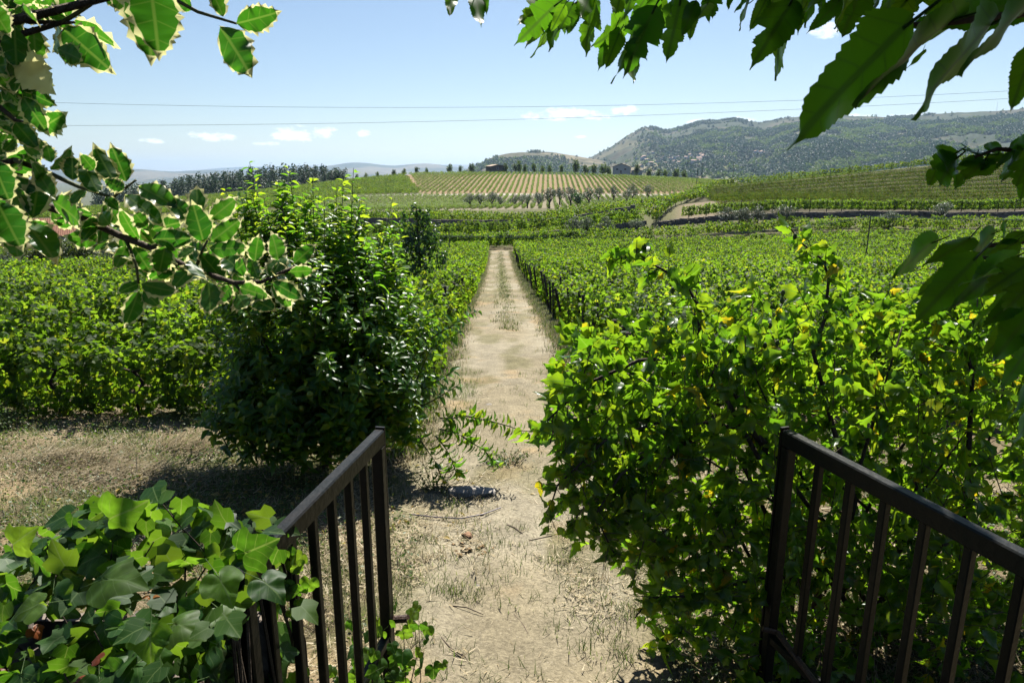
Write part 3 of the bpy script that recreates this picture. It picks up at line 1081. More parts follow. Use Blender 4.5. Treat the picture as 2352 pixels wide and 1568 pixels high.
# end posts of the rows, leaning to the path
for ri, ry in enumerate(rows_y[:36]):
    for side in (-1, 1):
        if side < 0 and ri < 1:
            continue
        x = float(xc(ry)) + side * (1.78 + random.uniform(-.08, .12))
        y = ry + random.uniform(-.2, .2)
        z = g1(x, y)
        lean = random.uniform(-.05, .24)
        h = random.uniform(1.25, 1.5)
        mb = MB()
        top = (-side * lean * h, random.uniform(-.06, .06), h)
        mb.tube([(0, 0, -.25), (top[0] * .5 + random.uniform(-.015, .015), top[1] * .5, h * .5), top, (top[0], top[1], h + .015)],
                [.05, .046, .042, .025], 7)
        o = link('vine_post', mb.mesh('vine_post', [M_wood]), None, (x, y, z))
        if side > 0 and ri < 9:
            h2 = random.uniform(1.2, 1.5)
            x2, y2 = x + random.uniform(.1, .35), y + random.uniform(.6, 1.1)
            mb = MB(); ln2 = random.uniform(-.1, .2)
            mb.tube([(0, 0, -.25), (-ln2 * .5 * h2, 0, h2 * .5), (-ln2 * h2, random.uniform(-.1, .1), h2)], [.042, .04, .034], 7)
            o2 = link('vine_post', mb.mesh('vine_post', [M_wood]), None, (x2, y2, g1(x2, y2)))
            tag(o2, 'dark stake behind the end post of the %s vine row right of the path' % nth(ri + 1), 'post', 'posts along the path')
        tag(o, 'dark wooden end post of the %s vine row %s of the path' % (nth(ri + 1), 'left' if side < 0 else 'right'), 'post', 'posts along the path')

# cross row that closes the path at its far end
n = 16
cxs = np.linspace(-9.5, 8.5, n)
scatter('vineyard_cross_row', np.c_[cxs, np.full(n, 90.0), G(cxs, np.full(n, 90.0))], RNG.normal(0, .1, n), RNG.uniform(1.2, 1.5, n), MIDM, 'dense vine row closing the far end of the path', 'vineyard')

# valley fields between the path end and the hills
P = []
for ry in np.arange(92.5, 132, 2.0):
    lo_, hi_ = -.55 * ry, (.42 if ry < 103 else .20) * ry + (30 if ry < 103 else 0)
    if ry > 103:
        hi_ = 21 - (ry - 103) * .2
    for x in np.arange(lo_, hi_, 1.45):
        if ry > 95.5 and x > 14 and ry < 106:
            continue
        if math.sin(ry * 1.7) > .93 or 119 < ry < 129 or 101.5 < ry < 105:
            continue
        P.append((x + random.uniform(-.15, .15), ry + random.uniform(-.12, .12) + 1.2 * math.sin(x * .05)))
P = np.array(P)
scatter('valley_vines', np.c_[P, G(P[:, 0], P[:, 1])], RNG.normal(0, .1, len(P)), RNG.uniform(.85, 1.2, len(P)), MIDM[:2] + FARM, 'low vine rows on the valley floor beyond the path', 'vineyard')

# vineyard of the right hill: rows follow the contour, tops tinged red
FARD = [loose(vine_foliage(280, T_quad, 330 + k, .17, mat=M_vine_dark, shoots=0, w=.34, z0=.0, z1=1.2)) for k in range(3)]
P = []
for ry in np.arange(112, 171, 5.4):
    x0 = 33 + (ry - 107) * .22
    for x in np.arange(x0, .82 * ry + 4, 1.3):
        P.append((x + random.uniform(-.12, .12), ry + .012 * (x - 40) + random.uniform(-.04, .04)))
P = np.array(P)
scatter('hillside_vineyard', np.c_[P, G(P[:, 0], P[:, 1])], RNG.normal(0, .04, len(P)), RNG.uniform(.96, 1.05, len(P)), FARD, 'dark vineyard of close rows across the right hillside', 'vineyard')


def trellis(name, label, pts, step, src, h=1.9, dz=.35, sc=(1.0, 1.3)):
    """a line of tall trained vines"""
    pts = np.array(pts, float)
    seg = np.r_[0, np.cumsum(np.hypot(*np.diff(pts, axis=0).T))]
    s = np.arange(0, seg[-1], step)
    x, y = np.interp(s, seg, pts[:, 0]), np.interp(s, seg, pts[:, 1])
    x += RNG.normal(0, .15, len(s)); y += RNG.normal(0, .2, len(s))
    a = math.atan2(pts[-1, 1] - pts[0, 1], pts[-1, 0] - pts[0, 0])
    return scatter(name, np.c_[x, y, G(x, y) + dz], a + RNG.normal(0, .15, len(s)), RNG.uniform(sc[0], sc[1], len(s)), src, label, 'vineyard')


trellis('front_trellis', 'trellised vine row along the foot of the right hill', [(27, 106.5), (55, 106), (92, 105.5)], 1.15, MIDM[:2])
trellis('crest_trellis', 'tall trellis of vines along the crest of the right hill', [(36, 140), (44, 160), (48, 170), (75, 171.5), (150, 176)], 1.25, FARM)
trellis('track_trellis', 'vine trellis climbing beside the bare track on the right hill', [(22, 107), (30, 128), (38, 150), (46, 170)], 1.2, MIDM[:2] + FARM)
trellis('terrace_trellis', 'row of vines along the top of the terrace wall', [(-30, 135), (0, 131), (20, 127)], 1.2, FARM, dz=1.1)
trellis('upper_terrace_trellis', 'vines on the second terrace below the olive trees', [(8, 150), (22, 146), (40, 142)], 1.2, FARM)
trellis('mid_terrace_trellis', 'thin line of vines behind the valley field', [(-30, 105.6), (5, 105.8), (22, 105.4)], 1.2, MIDM[:2] + FARM, dz=1.1)
# posts of the trellises that stand clear
k = 0
for (xa, ya, xb, yb, m) in ((27, 106.2, 92, 105.2, 26), (48, 170, 118, 174, 15), (24, 112, 45, 168, 10)):
    for i in range(m):
        t = i / (m - 1)
        x, y = xa + (xb - xa) * t + random.uniform(-.3, .3), ya + (yb - ya) * t
        z = g1(x, y)
        mb = MB(); h = random.uniform(1.9, 2.3)
        mb.tube([(0, 0, -.2), (random.uniform(-.05, .05), 0, h * .5), (random.uniform(-.1, .1), random.uniform(-.05, .05), h)], [.07, .065, .055], 5)
        o = link('trellis_post', mb.mesh('trellis_post', [M_wood]), None, (x, y, z))
        nm = ('at the foot of the right hill', 'along the crest of the right hill', 'beside the bare track on the right hill')
        tag(o, 'trellis post, %s from the left, %s' % (nth(i + 1), nm[k]), 'post', 'trellis posts')
    k += 1

# central hill: rows run up the slope
YNG = [loose(vine_foliage(44, T_quad, 360 + k, .32, mat=M_vine_young, shoots=1, w=.30, z0=.2, z1=1.2)) for k in range(3)]
P = []
for x in np.arange(-95, 104, 2.35):
    for y in np.arange(192, 392, 1.3):
        if 284.5 < y < 293.5:
            continue
        if y < 285 and x < -66:
            continue
        if y > 292 and x + (y - 295) * .24 < -38:
            continue
        P.append((x + random.uniform(-.2, .2) + (y - 300) * .05, y, 0))
P = np.array(P)
scatter('young_hill_vineyard', np.c_[P[:, :2], G(P[:, 0], P[:, 1])], np.pi / 2 + RNG.normal(0, .1, len(P)), RNG.uniform(.7, 1.05, len(P)), YNG, 'striped young vineyard on the sunlit central hill', 'vineyard')
# left green vineyard
P = []
for ry in np.arange(232, 372, 2.6):
    for x in np.arange(-200, -40, 1.7):
        if ry < 290 and x > -68:
            continue
        if ry >= 290 and x + (ry - 295) * .24 > -38.5:
            continue
        P.append((x + random.uniform(-.2, .2), ry + random.uniform(-.2, .2)))
P = np.array(P)
scatter('left_hill_vineyard', np.c_[P, G(P[:, 0], P[:, 1])], RNG.normal(0, .1, len(P)), RNG.uniform(1.0, 1.35, len(P)), FARM, 'dense green vineyard on the left shoulder of the hill', 'vineyard')
# plain between: rough green plots
P = []
for ry in np.arange(136, 168, 2.7):
    for x in np.arange(-.6 * ry, 30, 1.9):
        if fbm([x * .03], [ry * .03], 7)[0] < .42:
            continue
        P.append((x + random.uniform(-.3, .3), ry + random.uniform(-.3, .3)))
P = np.array(P)
scatter('plain_vineyard', np.c_[P, G(P[:, 0], P[:, 1])], RNG.normal(0, .15, len(P)), RNG.uniform(.9, 1.2, len(P)), FARM, 'vine plots on the flat ground before the central hill', 'vineyard')
# vines along the crest of the central hill
xs = np.arange(-120, 110, 1.4)
scatter('crest_vines', np.c_[xs, 398 + RNG.normal(0, 1.2, len(xs)), G(xs, np.full(len(xs), 398.0))], RNG.normal(0, .2, len(xs)), RNG.uniform(.7, 1.0, len(xs)), FARM, 'low vines lining the crest of the central hill', 'vineyard')

# ---- terrace walls of stacked stones


def terrace_wall(label, pts, h, thick=.7, step=.9):
    pts = np.array(pts, float)
    seg = np.r_[0, np.cumsum(np.hypot(*np.diff(pts, axis=0).T))]
    t = thing('terrace_wall', label, 'wall', gpt(*pts[0]))
    r = random.Random(int(pts[0][0] * 10))
    L = seg[-1]
    mb = MB()
    courses = 4
    for c in range(courses):
        s = 0
        while s < L:
            w = r.uniform(.5, 1.3)
            x, y = np.interp(s + w / 2, seg, pts[:, 0]), np.interp(s + w / 2, seg, pts[:, 1])
            i = min(np.searchsorted(seg, s + w / 2), len(pts) - 1)
            a = math.atan2(pts[i][1] - pts[i - 1][1], pts[i][0] - pts[i - 1][0])
            y += .5 * math.sin(s * .23) + .3 * math.sin(s * .71)
            z = g1(x, y)
            hh = h / courses
            R = Matrix.Rotation(a, 3, 'Z') @ Matrix.Rotation(r.uniform(-.05, .05), 3, 'Y')
            mb.box((x, y, z - .15 + (c + .5) * hh), (w * .97, thick * r.uniform(.85, 1.1), hh * r.uniform(.9, 1.04) * (r.uniform(.5, 1.1) if c == courses - 1 else 1)), R, .94)
            s += w
    o = part('stones', mb, M_wallstone, t)
    o['kind'] = 'stuff'
    return t


terrace_wall('dark dry stone terrace wall below the vines left of centre', [(-30, 134), (0, 130), (22, 126)], 2.0)
terrace_wall('dark dry stone terrace wall at the foot of the right hill', [(22, 104.0), (55, 103.7), (92, 103.2)], .95)
terrace_wall('low dark dry stone wall across the valley field left of centre', [(-45, 104.2), (-10, 104.4), (20, 104)], 1.2)
terrace_wall('short dry stone wall under the second terrace', [(-6, 150), (8, 148.6), (22, 145.6)], 1.1)

# ================================================================== TREES


def crown_mesh(name, blobs, n, size, tm, mat, seed, shell=.5, org=(0, 0, 0), droop=.4, wx=1.0, upn=.35):
    """leaves through a set of overlapping ellipsoids (cx,cy,cz,rx,ry,rz)"""
    r = np.random.default_rng(seed)
    B = np.array(blobs, float)
    vol = (B[:, 3] * B[:, 4] * B[:, 5]) ** .67
    cnt = (vol / vol.sum() * n).astype(int) + 1
    Ps, Ns = [], []
    for b, c in zip(B, cnt):
        d = r.normal(size=(c, 3)); d /= np.linalg.norm(d, axis=1, keepdims=True)
        rad = r.uniform(shell ** 3, 1, c) ** (1 / 3.)
        rad = rad * (1 + .16 * (r.random(c) - .5))
        P = b[:3] + d * rad[:, None] * b[3:]
        Ps.append(P); Ns.append(d / b[3:] * b[3:].mean() + r.normal(0, .5, (c, 3)) + np.array([0, 0, upn]))
    P, N = np.concatenate(Ps), np.concatenate(Ns)
    return cloud(name, P, N, r.uniform(.7, 1.25, len(P)) * size, tm, r, mat, org=org, droop=droop, wx=wx)


def blobs_round(r, n, rx, rz, cz, jit=.6, rr_=.5):
    out = []
    for i in range(n):
        d = np.array([r.gauss(0, 1), r.gauss(0, 1), r.gauss(0, .9)])
        d /= np.linalg.norm(d)
        k = r.uniform(.25, jit)
        s = r.uniform(.75, 1.2) * rr_
        out.append((d[0] * rx * k, d[1] * rx * k, cz + d[2] * rz * k, rx * s, rx * s, rz * s))
    return out


def olive_proto(seed, h=1.0):
    """unit-height olive: gnarled trunk, forked, silvery cloud crown"""
    r = random.Random(seed)
    t = MB()
    fk = .28
    t.tube([(0, 0, -.05), (r.uniform(-.03, .03), r.uniform(-.03, .03), .14), (r.uniform(-.05, .05), 0, fk)], [.055, .042, .036], 7)
    bl = []
    for i in range(5):
        a = i * 1.26 + r.uniform(-.3, .3)
        e = (math.cos(a) * r.uniform(.16, .3), math.sin(a) * r.uniform(.16, .3), r.uniform(.52, .8))
        t.tube([(0, 0, fk - .02), (e[0] * .5, e[1] * .5, (fk + e[2]) / 2 - .02), e], [.028, .018, .008], 5)
        bl.append((e[0], e[1], e[2], r.uniform(.17, .26), r.uniform(.17, .26), r.uniform(.14, .21)))
    bl.append((0, 0, .74, .25, .25, .22))
    bl.append((r.uniform(-.1, .1), 0, .84, .15, .15, .13))
    return t.mesh('trunk', [M_bark]), crown_mesh('crown', bl, 620, .085, T_quad, M_olive, seed, shell=.55, wx=.45)


OL = [olive_proto(s) for s in (1, 2, 3, 4)]
ol_px = [(1079, 478, 205, 4.6), (1103, 480, 206, 4.4), (1130, 480, 203, 5.0), (1149, 482, 200, 3.6), (1183, 484, 198, 4.2), (1200, 472, 216, 4.0), (1236, 466, 222, 4.2),
         (1211, 484, 197, 4.2), (1238, 482, 197, 4.4), (1262, 483, 190, 6.0), (1286, 458, 228, 5.0), (1310, 478, 200, 6.2), (1352, 474, 204, 6.0), (1375, 452, 238, 4.8),
         (1410, 450, 240, 4.6), (1453, 446, 243, 5.0), (1440, 466, 200, 4.4), (1489, 441, 250, 4.6),
         (1319, 534, 97, 3.0), (1345, 533, 98, 2.7), (1390, 534, 98, 2.9), (1462, 536, 97, 2.6),
         (1668, 531, 97, 3.3), (1706, 532, 96, 3.3), (1738, 531, 97, 3.2), (1796, 531, 96, 3.4), (2040, 527, 93, 2.7), (2160, 519, 97, 3.2)]
ol_px.sort(key=lambda a: (a[2] < 150, a[0]))
nf = sum(1 for a in ol_px if a[2] >= 150)
for i, (px, py, dep, h) in enumerate(ol_px):
    p = Q(px, py, dep)
    x, y = p[0], p[1]
    z = g1(x, y)
    if dep > 150:
        lab = 'grey-green olive tree, %s from the left on the slope beyond the terraces' % nth(i + 1)
    else:
        lab = 'grey-green olive tree, %s from the left along the far edge of the vine field' % nth(i - nf + 1)
    t = thing('olive_tree', lab, 'olive tree', (x, y, z), 'olive trees', random.uniform(0, 6.28))
    # keep the crown where the photograph shows it when the ground is a little lower
    hh = max(h, (p[2] - z) + h * .85) if p[2] > z else h
    t.scale = (h * 1.05, h * 1.05, min(hh, h * 1.45))
    tm, cm_ = OL[i % 4]
    link('trunk', tm, t)
    c = link('crown', cm_, t); c['kind'] = 'stuff'

# the leaning bare-limbed old tree at the field edge
# round crest shrubs and small trees
BR = []
for s in range(3):
    r = random.Random(40 + s)
    tb = MB(); tb.tube([(0, 0, -.05), (.02, 0, .2), (0, .02, .5)], [.05, .04, .02], 6)
    BR.append((tb.mesh('trunk', [M_bark]), crown_mesh('crown', blobs_round(r, 8, .44, .42, .46), 460, .11, T_quad, M_broad, 60 + s, shell=.5)))
crest = [(905, 401, 3.6), (928, 399, 3.6), (958, 396, 4.0), (980, 394, 3.0), (1033, 393, 5.2), (1058, 391, 3.6), (1083, 390, 4.8), (1160, 391, 5.2), (1182, 391, 4.5), (1192, 391, 7.0),
         (1206, 391, 4.6), (1228, 391, 5.0), (1246, 391, 3.6), (1262, 392, 4.4), (1288, 393, 4.6), (1322, 397, 9.0), (1345, 397, 5.5), (1362, 398, 6.2), (1385, 398, 6.4),
         (1398, 399, 5.2), (1462, 402, 7.0), (1490, 405, 5.4), (1512, 406, 5.2), (1530, 406, 4.6), (1552, 407, 6.0), (1572, 407, 5.0), (840, 408, 3.4), (866, 405, 3.4), (820, 410, 3.4), (786, 413, 3.2)]
crest.sort()
for i, (px, py, h) in enumerate(crest):
    dep = 402 + random.uniform(-3, 10)
    p = Q(px, py, dep)
    z = g1(p[0], p[1])
    t = thing('crest_shrub', 'round %s on the crest of the central hill, %s from the left' % ('tree' if h > 5.9 else 'bush', nth(i + 1)), 'tree' if h > 5.9 else 'bush', (p[0], p[1], min(z, p[2] + .5)), 'trees and bushes on the hill crest', random.uniform(0, 6.28))
    w = h * (.62 if h > 6.9 else .95)
    hz = h * 1.15 + max(0, p[2] - z)
    t.scale = (w, w, hz)
    tm, cm_ = BR[i % 3]
    link('trunk', tm, t)
    c = link('crown', cm_, t); c['kind'] = 'stuff'

# pine wood
PN = []
for s in range(4):
    r = random.Random(80 + s)
    tb = MB(); tb.tube([(0, 0, -.03), (.005, 0, .4), (0, 0, .93)], [.022, .016, .004], 6)
    bl = []
    for k in range(9):
        zz = .12 + .82 * k / 8
        rad = .2 * (1 - .72 * (k / 8) ** 1.6) + .02
        a = r.uniform(0, 6.28)
        bl.append((math.cos(a) * rad * .5, math.sin(a) * rad * .5, zz, rad * .95, rad * .95, .095))
    PN.append((tb.mesh('trunk', [M_bark]), crown_mesh('crown', bl, 520, .07, T_quad, M_pine, 90 + s, shell=.35, wx=.7)))
wood = []
topx, topy = [250, 330, 420, 480, 560, 640, 700, 750, 785], [428, 418, 403, 396, 386, 379, 377, 378, 384]
basex, basey = [250, 330, 420, 560, 700, 790], [470, 462, 458, 449, 437, 425]
r = random.Random(5)
for row, (dep, n) in enumerate(((455, 34), (430, 30), (405, 30), (388, 26))):
    for k in range(n):
        px = 225 + (785 - 225) * (k + r.uniform(-.4, .4)) / (n - 1)
        wood.append((px, dep + r.uniform(-8, 8), row))
wood.sort()
for i, (px, dep, row) in enumerate(wood):
    ty = np.interp(px, topx, topy) + (3 - row * -2.5 if False else row * 3.2) + r.uniform(-3.0, 5.0)
    top = Q(px, ty, dep)
    z = g1(top[0], top[1])
    h = max(top[2] - z, 6)
    t = thing('pine_tree', 'dark pine in the wood on the left, %s from the left' % nth(i + 1), 'pine tree', (top[0], top[1], z), 'pines of the dark wood', r.uniform(0, 6.28))
    w = min(h, 15) * r.uniform(1.1, 1.7)
    t.scale = (w, w, h)
    tm, cm_ = PN[i % 4]
    link('trunk', tm, t)
    c = link('crown', cm_, t); c['kind'] = 'stuff'
for i, (px, ty, dep, h, lab) in enumerate(((642, 406, 372, 9.5, 'olive-green broad tree in front of the pine wood'), (448, 430, 366, 7.0, 'small round tree before the left end of the pine wood'),
                                           (766, 378, 398, 12.5, 'tall rounded dark tree at the right end of the pine wood'), (720, 402, 366, 6.5, 'low grey-green tree at the right edge of the pine wood'))):
    top = Q(px, ty, dep)
    z = g1(top[0], top[1])
    t = thing('broad_tree', lab, 'tree', (top[0], top[1], z))
    hh = top[2] - z
    t.scale = (h * .95, h * .95, hh * 1.02)
    tm, cm_ = BR[i % 3]
    link('trunk', tm, t)
    c = link('crown', cm_ if i != 2 else crown_mesh('crown', blobs_round(random.Random(3), 9, .42, .4, .55), 520, .09, T_quad, M_pine, 222), t); c['kind'] = 'stuff'

# slender dark cherry behind the citrus bush
b = gpx(962, 25.0)
cz = g1(*b)
ch = thing('cherry_tree', 'slender dark young tree standing behind the big citrus bush', 'tree', (b[0], b[1], cz))
mb = MB()
top = Q(957, 462, 25.0)
H = top[2] - cz
mb.tube([(0, 0, -.1), (.05, 0, H * .4), (0, 0, H * .75), (-.03, 0, H * .97)], [.055, .045, .028, .008], 7)
bl = [(0, 0, H * .62, .62, .55, H * .16), (-.25, 0, H * .72, .3, .3, H * .13), (.32, 0, H * .66, .32, .3, H * .14), (.1, .1, H * .82, .28, .28, H * .12), (-.05, 0, H * .92, .16, .16, H * .08),
      (.55, 0, H * .5, .22, .22, H * .1), (-.4, .1, H * .48, .25, .25, H * .12), (.05, 0, H * .42, .4, .4, H * .1), (-.32, 0, H * .86, .1, .1, H * .07), (.22, 0, H * .9, .1, .1, H * .06)]
for q in bl:
    mb.tube([(0, 0, q[2] * .7), (q[0] * .6, q[1] * .6, q[2] * .9), (q[0], q[1], q[2] + q[5] * .7)], [.02, .014, .006], 5)
link('trunk', mb.mesh('trunk', [M_bark]), ch)
c = link('crown', crown_mesh('crown', [(a * 1.5, b * 1.4, c, d * 1.3, e * 1.3, f) for a, b, c, d, e, f in bl], 1300, .13, T_citrus, M_cherry, 7, shell=.2, wx=1.5), ch); c['kind'] = 'stuff'

# rounded hedge shrubs and small olives at the left edge
for i, (px, py, dep, w, h, kind, lab) in enumerate((
        (62, 600, 47.5, 1.45, 3.0, 0, 'rounded olive-green shrub at the left edge, second in the hedge'),
        (120, 596, 48, 1.5, 3.2, 0, 'rounded olive-green shrub in the middle of the hedge below the tiled roof'),
        (182, 592, 48.5, 1.85, 3.3, 0, 'largest rounded olive-green shrub of the hedge, nearest the path'),
        (8, 610, 45, 1.5, 3.0, 1, 'silvery olive bush at the very left edge of the vine field'),
        (255, 588, 52, 1.5, 3.6, 1, 'silvery olive tree right of the rounded hedge shrubs'),
        (300, 600, 54, 1.1, 2.4, 1, 'small grey olive bush beside the low rubble heap'))):
    p = Q(px, py, dep)
    z = g1(p[0], p[1])
    t = thing('hedge_shrub' if kind == 0 else 'olive_bush', lab, 'shrub', (p[0], p[1], z), 'shrubs at the left field edge')
    r = random.Random(500 + i)
    if kind == 0:
        bl = blobs_round(r, 10, w, h * .5, h * .52, .62, .52)
        c = link('crown', crown_mesh('crown', bl, 2600, .17, T_quad, M_hedge, 300 + i, shell=.7), t)
    else:
        bl = blobs_round(r, 8, w, h * .48, h * .55, .65, .45)
        c = link('crown', crown_mesh('crown', bl, 1500, .17, T_quad, M_olive, 300 + i, shell=.45, wx=.5), t)
    c['kind'] = 'stuff'
    mb = MB(); mb.tube([(0, 0, -.1), (.05, 0, h * .3), (0, .05, h * .6)], [.09, .07, .03], 6)
    link('trunk', mb.mesh('trunk', [M_bark]), t)
# loose rubble heap beside them
hp = Q(318, 615, 53)
t = thing('rubble_heap', 'low heap of grey rubble behind the left vines', 'rubble', (hp[0], hp[1], g1(hp[0], hp[1])))
r = random.Random(9)
mb = MB()
for k in range(90):
    a, q = r.uniform(0, 6.28), r.random() ** .5
    mb.box((math.cos(a) * q * 2.2, math.sin(a) * q * 1.0, (1 - q) * 1.0 + .9), (r.uniform(.15, .5), r.uniform(.15, .5), r.uniform(.1, .35)), Matrix.Rotation(r.uniform(0, 3), 3, 'Z') @ Matrix.Rotation(r.uniform(-.4, .4), 3, 'X'), .8)
mb.box((0, 0, .45), (3.6, 1.6, .95), None, .7)
o = link('stones', mb.mesh('stones', [M_wallstone]), t); o['kind'] = 'stuff'

# dark bush among the far olives
p = Q(1325, 484, 195); z = g1(p[0], p[1])
t = thing('dark_bush', 'dark green bush among the olive trees on the slope', 'bush', (p[0], p[1], z))
c = link('crown', crown_mesh('crown', blobs_round(random.Random(77), 7, 2.2, 2.4, 2.4), 600, .4, T_quad, M_cherry, 71), t); c['kind'] = 'stuff'
mb = MB(); mb.tube([(0, 0, -.1), (0, 0, 2)], [.15, .06], 6); link('trunk', mb.mesh('trunk', [M_bark]), t)

# ================================================================== BUILDINGS


def gable_house(name, label, loc, rz, w, d, h, rh, wall, roof, windows=(), group=None, over=.3, chimney=False, tiles=False, vlift=0.0):
    """ridge along local Y (depth d); gable ends face -Y and +Y"""
    t = thing(name, label, 'house', loc, group, rz)
    mb = MB()
    x, y = w / 2, d / 2
    mb.add([(-x, -y, -1.0), (x, -y, -1.0), (x, y, -1.0), (-x, y, -1.0), (-x, -y, h), (x, -y, h), (x, y, h), (-x, y, h), (0, -y, h + rh), (0, y, h + rh)],
           [(0, 1, 5, 8, 4), (2, 3, 7, 9, 6), (1, 2, 6, 5), (3, 0, 4, 7), (0, 3, 2, 1)])
    link('wall', mb.mesh('wall', [wall]), t)
    mb = MB()
    for s in (-1, 1):
        ex, ez = s * (x + over), h - over * rh / x
        P = [(0, -y - over, h + rh + .02), (0, y + over, h + rh + .02), (ex, y + over, ez + .02), (ex, -y - over, ez + .02)]
        P2 = [(a, b, c + .16) for a, b, c in P]
        mb.add(P + P2, [(0, 1, 2, 3), (7, 6, 5, 4), (0, 3, 7, 4), (1, 0, 4, 5), (2, 1, 5, 6), (3, 2, 6, 7)])
    rf = link('roof', mb.mesh('roof', [roof]), t)
    if tiles:
        # courses of tiles on both slopes, joined: too small to pick apart
        mb = MB()
        L = math.hypot(x + over, rh + over * rh / x)
        for s in (-1, 1):
            nrow, ncol = int(L / .32), int((d + 2 * over) / .26)
            for i in range(nrow):
                q = (i + .5) / nrow
                cx_, cz_ = s * (x + over) * q, h + rh + .18 - (rh + over * rh / x) * q + .05
                ang = s * math.atan2(rh, x)
                for j in range(ncol):
                    cy_ = -y - over + (j + .5) * (d + 2 * over) / ncol
                    R = Matrix.Rotation(ang + s * .10, 3, 'Y')
                    mb.box((cx_, cy_ + random.uniform(-.02, .02), cz_ + random.uniform(-.015, .015)), (.36, .21, .06), R, .85)
        o = link('roof_tiles', mb.mesh('roof_tiles', [M_tile]), rf); o['kind'] = 'stuff'
    if chimney:
        mb = MB(); mb.box((x * .45, y * .2, h + rh * .55 + .5), (.5, .5, 1.5)); mb.box((x * .45, y * .2, h + rh * .55 + 1.3), (.65, .65, .12))
        link('chimney', mb.mesh('chimney', [wall]), rf)
    for (face, u, v, ww, wh) in windows:
        # recessed dark pane inside a projecting surround
        if face == 'f':
            c, sx, sy, nx = (u, -y, v), (1, 0), (0, 1), (0, -1)
        elif face == 'r':
            c, sx, sy, nx = (x, u, v), (0, 1), (1, 0), (1, 0)
        else:
            c, sx, sy, nx = (-x, u, v), (0, 1), (1, 0), (-1, 0)

        def bx(mb_, du, dv, a, b_, th, off):
            cc = (c[0] + sx[0] * du + nx[0] * off, c[1] + sx[1] * du + nx[1] * off, c[2] + dv)
            mb_.box(cc, (a if sx[0] else th, a if sx[1] else th, b_))
        fr = MB()
        bx(fr, 0, wh / 2 + .06, ww + .24, .12, .10, .04); bx(fr, 0, -wh / 2 - .06, ww + .3, .12, .14, .06)
        bx(fr, -ww / 2 - .06, 0, .12, wh, .10, .04); bx(fr, ww / 2 + .06, 0, .12, wh, .10, .04)
        wo_ = link('window', fr.mesh('window', [M_white]), t)
        pn = MB(); bx(pn, 0, 0, ww, wh, .04, .012)
        link('pane', pn.mesh('pane', [M_glass]), wo_)
    return t


# cream farmhouse on the crest
hp = Q(1428, 398, 432)
hz = min(g1(hp[0], hp[1]), hp[2])
gable_house('farmhouse', 'cream farmhouse with a shallow gable on the crest of the central hill', (hp[0], hp[1], hp[2]), -.22, 10.8, 9, 4.0, 1.9, M_plaster, M_rooftan,
            [('f', -2.6, 2.4, 1.2, 1.0), ('f', 2.4, 2.4, 1.2, 1.0), ('f', -.2, .9, 1.0, 1.7), ('r', 0, 2.4, 1.1, 1.0)], chimney=True, over=.5)
hp = Q(1452, 399, 436)
gable_house('farm_outbuilding', 'low dark outbuilding beside the cream farmhouse', (hp[0] + 3, hp[1], hp[2] - .3), -.2, 7, 5, 2.0, .9, M_plaster, M_tile, [('f', 0, 1.0, 1.4, 1.2)])
# stone hut
hp = Q(1137, 391, 405)
gable_house('stone_hut', 'small dark stone hut among bushes on the hill crest', (hp[0], hp[1], hp[2]), .5, 8.5, 7, 2.2, .9, M_wallstone, M_rooftan, [('f', 0, 1.0, 1.0, 1.2)], over=.4)
# tiled house at the left
hp = Q(158, 572, 96)
gable_house('tiled_house', 'white house with a red tiled roof behind the hedge at the left', (hp[0] - 3.0, hp[1] + 2, hp[2] - 1.0), math.radians(-62), 8.0, 13, 2.9, 2.0, M_white, M_tile,
            [('f', -1.6, 1.3, .9, 1.1), ('l', 2.0, 1.4, 1.0, 1.1)], tiles=True, chimney=False, over=.35)

# village below the ridge


def march(px, py, H, r0, r1):
    d = ray(px, py)
    a = math.atan2(d[0], d[1]); te = d[2] / math.hypot(d[0], d[1])
    rs = np.linspace(r0, r1, 900)
    hz_ = H(np.full(900, a), rs)
    los = CAM[2] + te * rs
    k = np.nonzero(hz_ >= los)[0]
    if len(k) == 0 or k[0] == 0:
        return None
    r_ = rs[k[0]]
    return (math.sin(a) * r_, math.cos(a) * r_, float(hz_[k[0]]))


r = random.Random(17)
vp = [(1668, 335), (1679, 340), (1490, 356), (1500, 353)]
vp += [(1478 + r.gauss(0, 9), 368 + r.gauss(0, 3)) for _ in range(4)]
vp += [(1496 + r.gauss(0, 8), 380 + r.gauss(0, 2)) for _ in range(5)]
vp += [(1565 + r.gauss(0, 24), 369 + r.gauss(0, 4.5)) for _ in range(26)]
vp += [(1612 + r.gauss(0, 20), 361 + r.gauss(0, 3)) for _ in range(10)]
vp += [(1745 + r.gauss(0, 16), 354 + r.gauss(0, 2)) for _ in range(7)]
vp += [(1560, 350), (1583, 352), (1540, 360), (1525, 366)]
vp.sort()
vh = None
VH = []
for k in range(3):
    w, d, h, rh = ((8, 10, 5.2, 1.6), (11, 8, 3.4, 1.5), (9, 12, 6.2, 1.8))[k]
    q = gable_house('village_house', 'x', (0, 0, -500), 0, w, d, h, rh, M_white if k != 1 else M_plaster, M_vroof,
                    [('f', -w * .25, h * .6, 1.2, 1.3), ('f', w * .25, h * .6, 1.2, 1.3), ('l', -d * .2, h * .6, 1.2, 1.3), ('r', d * .2, h * .6, 1.2, 1.3)], 'houses of the far village', .4)
    VH.append(q)
used = [False] * 3
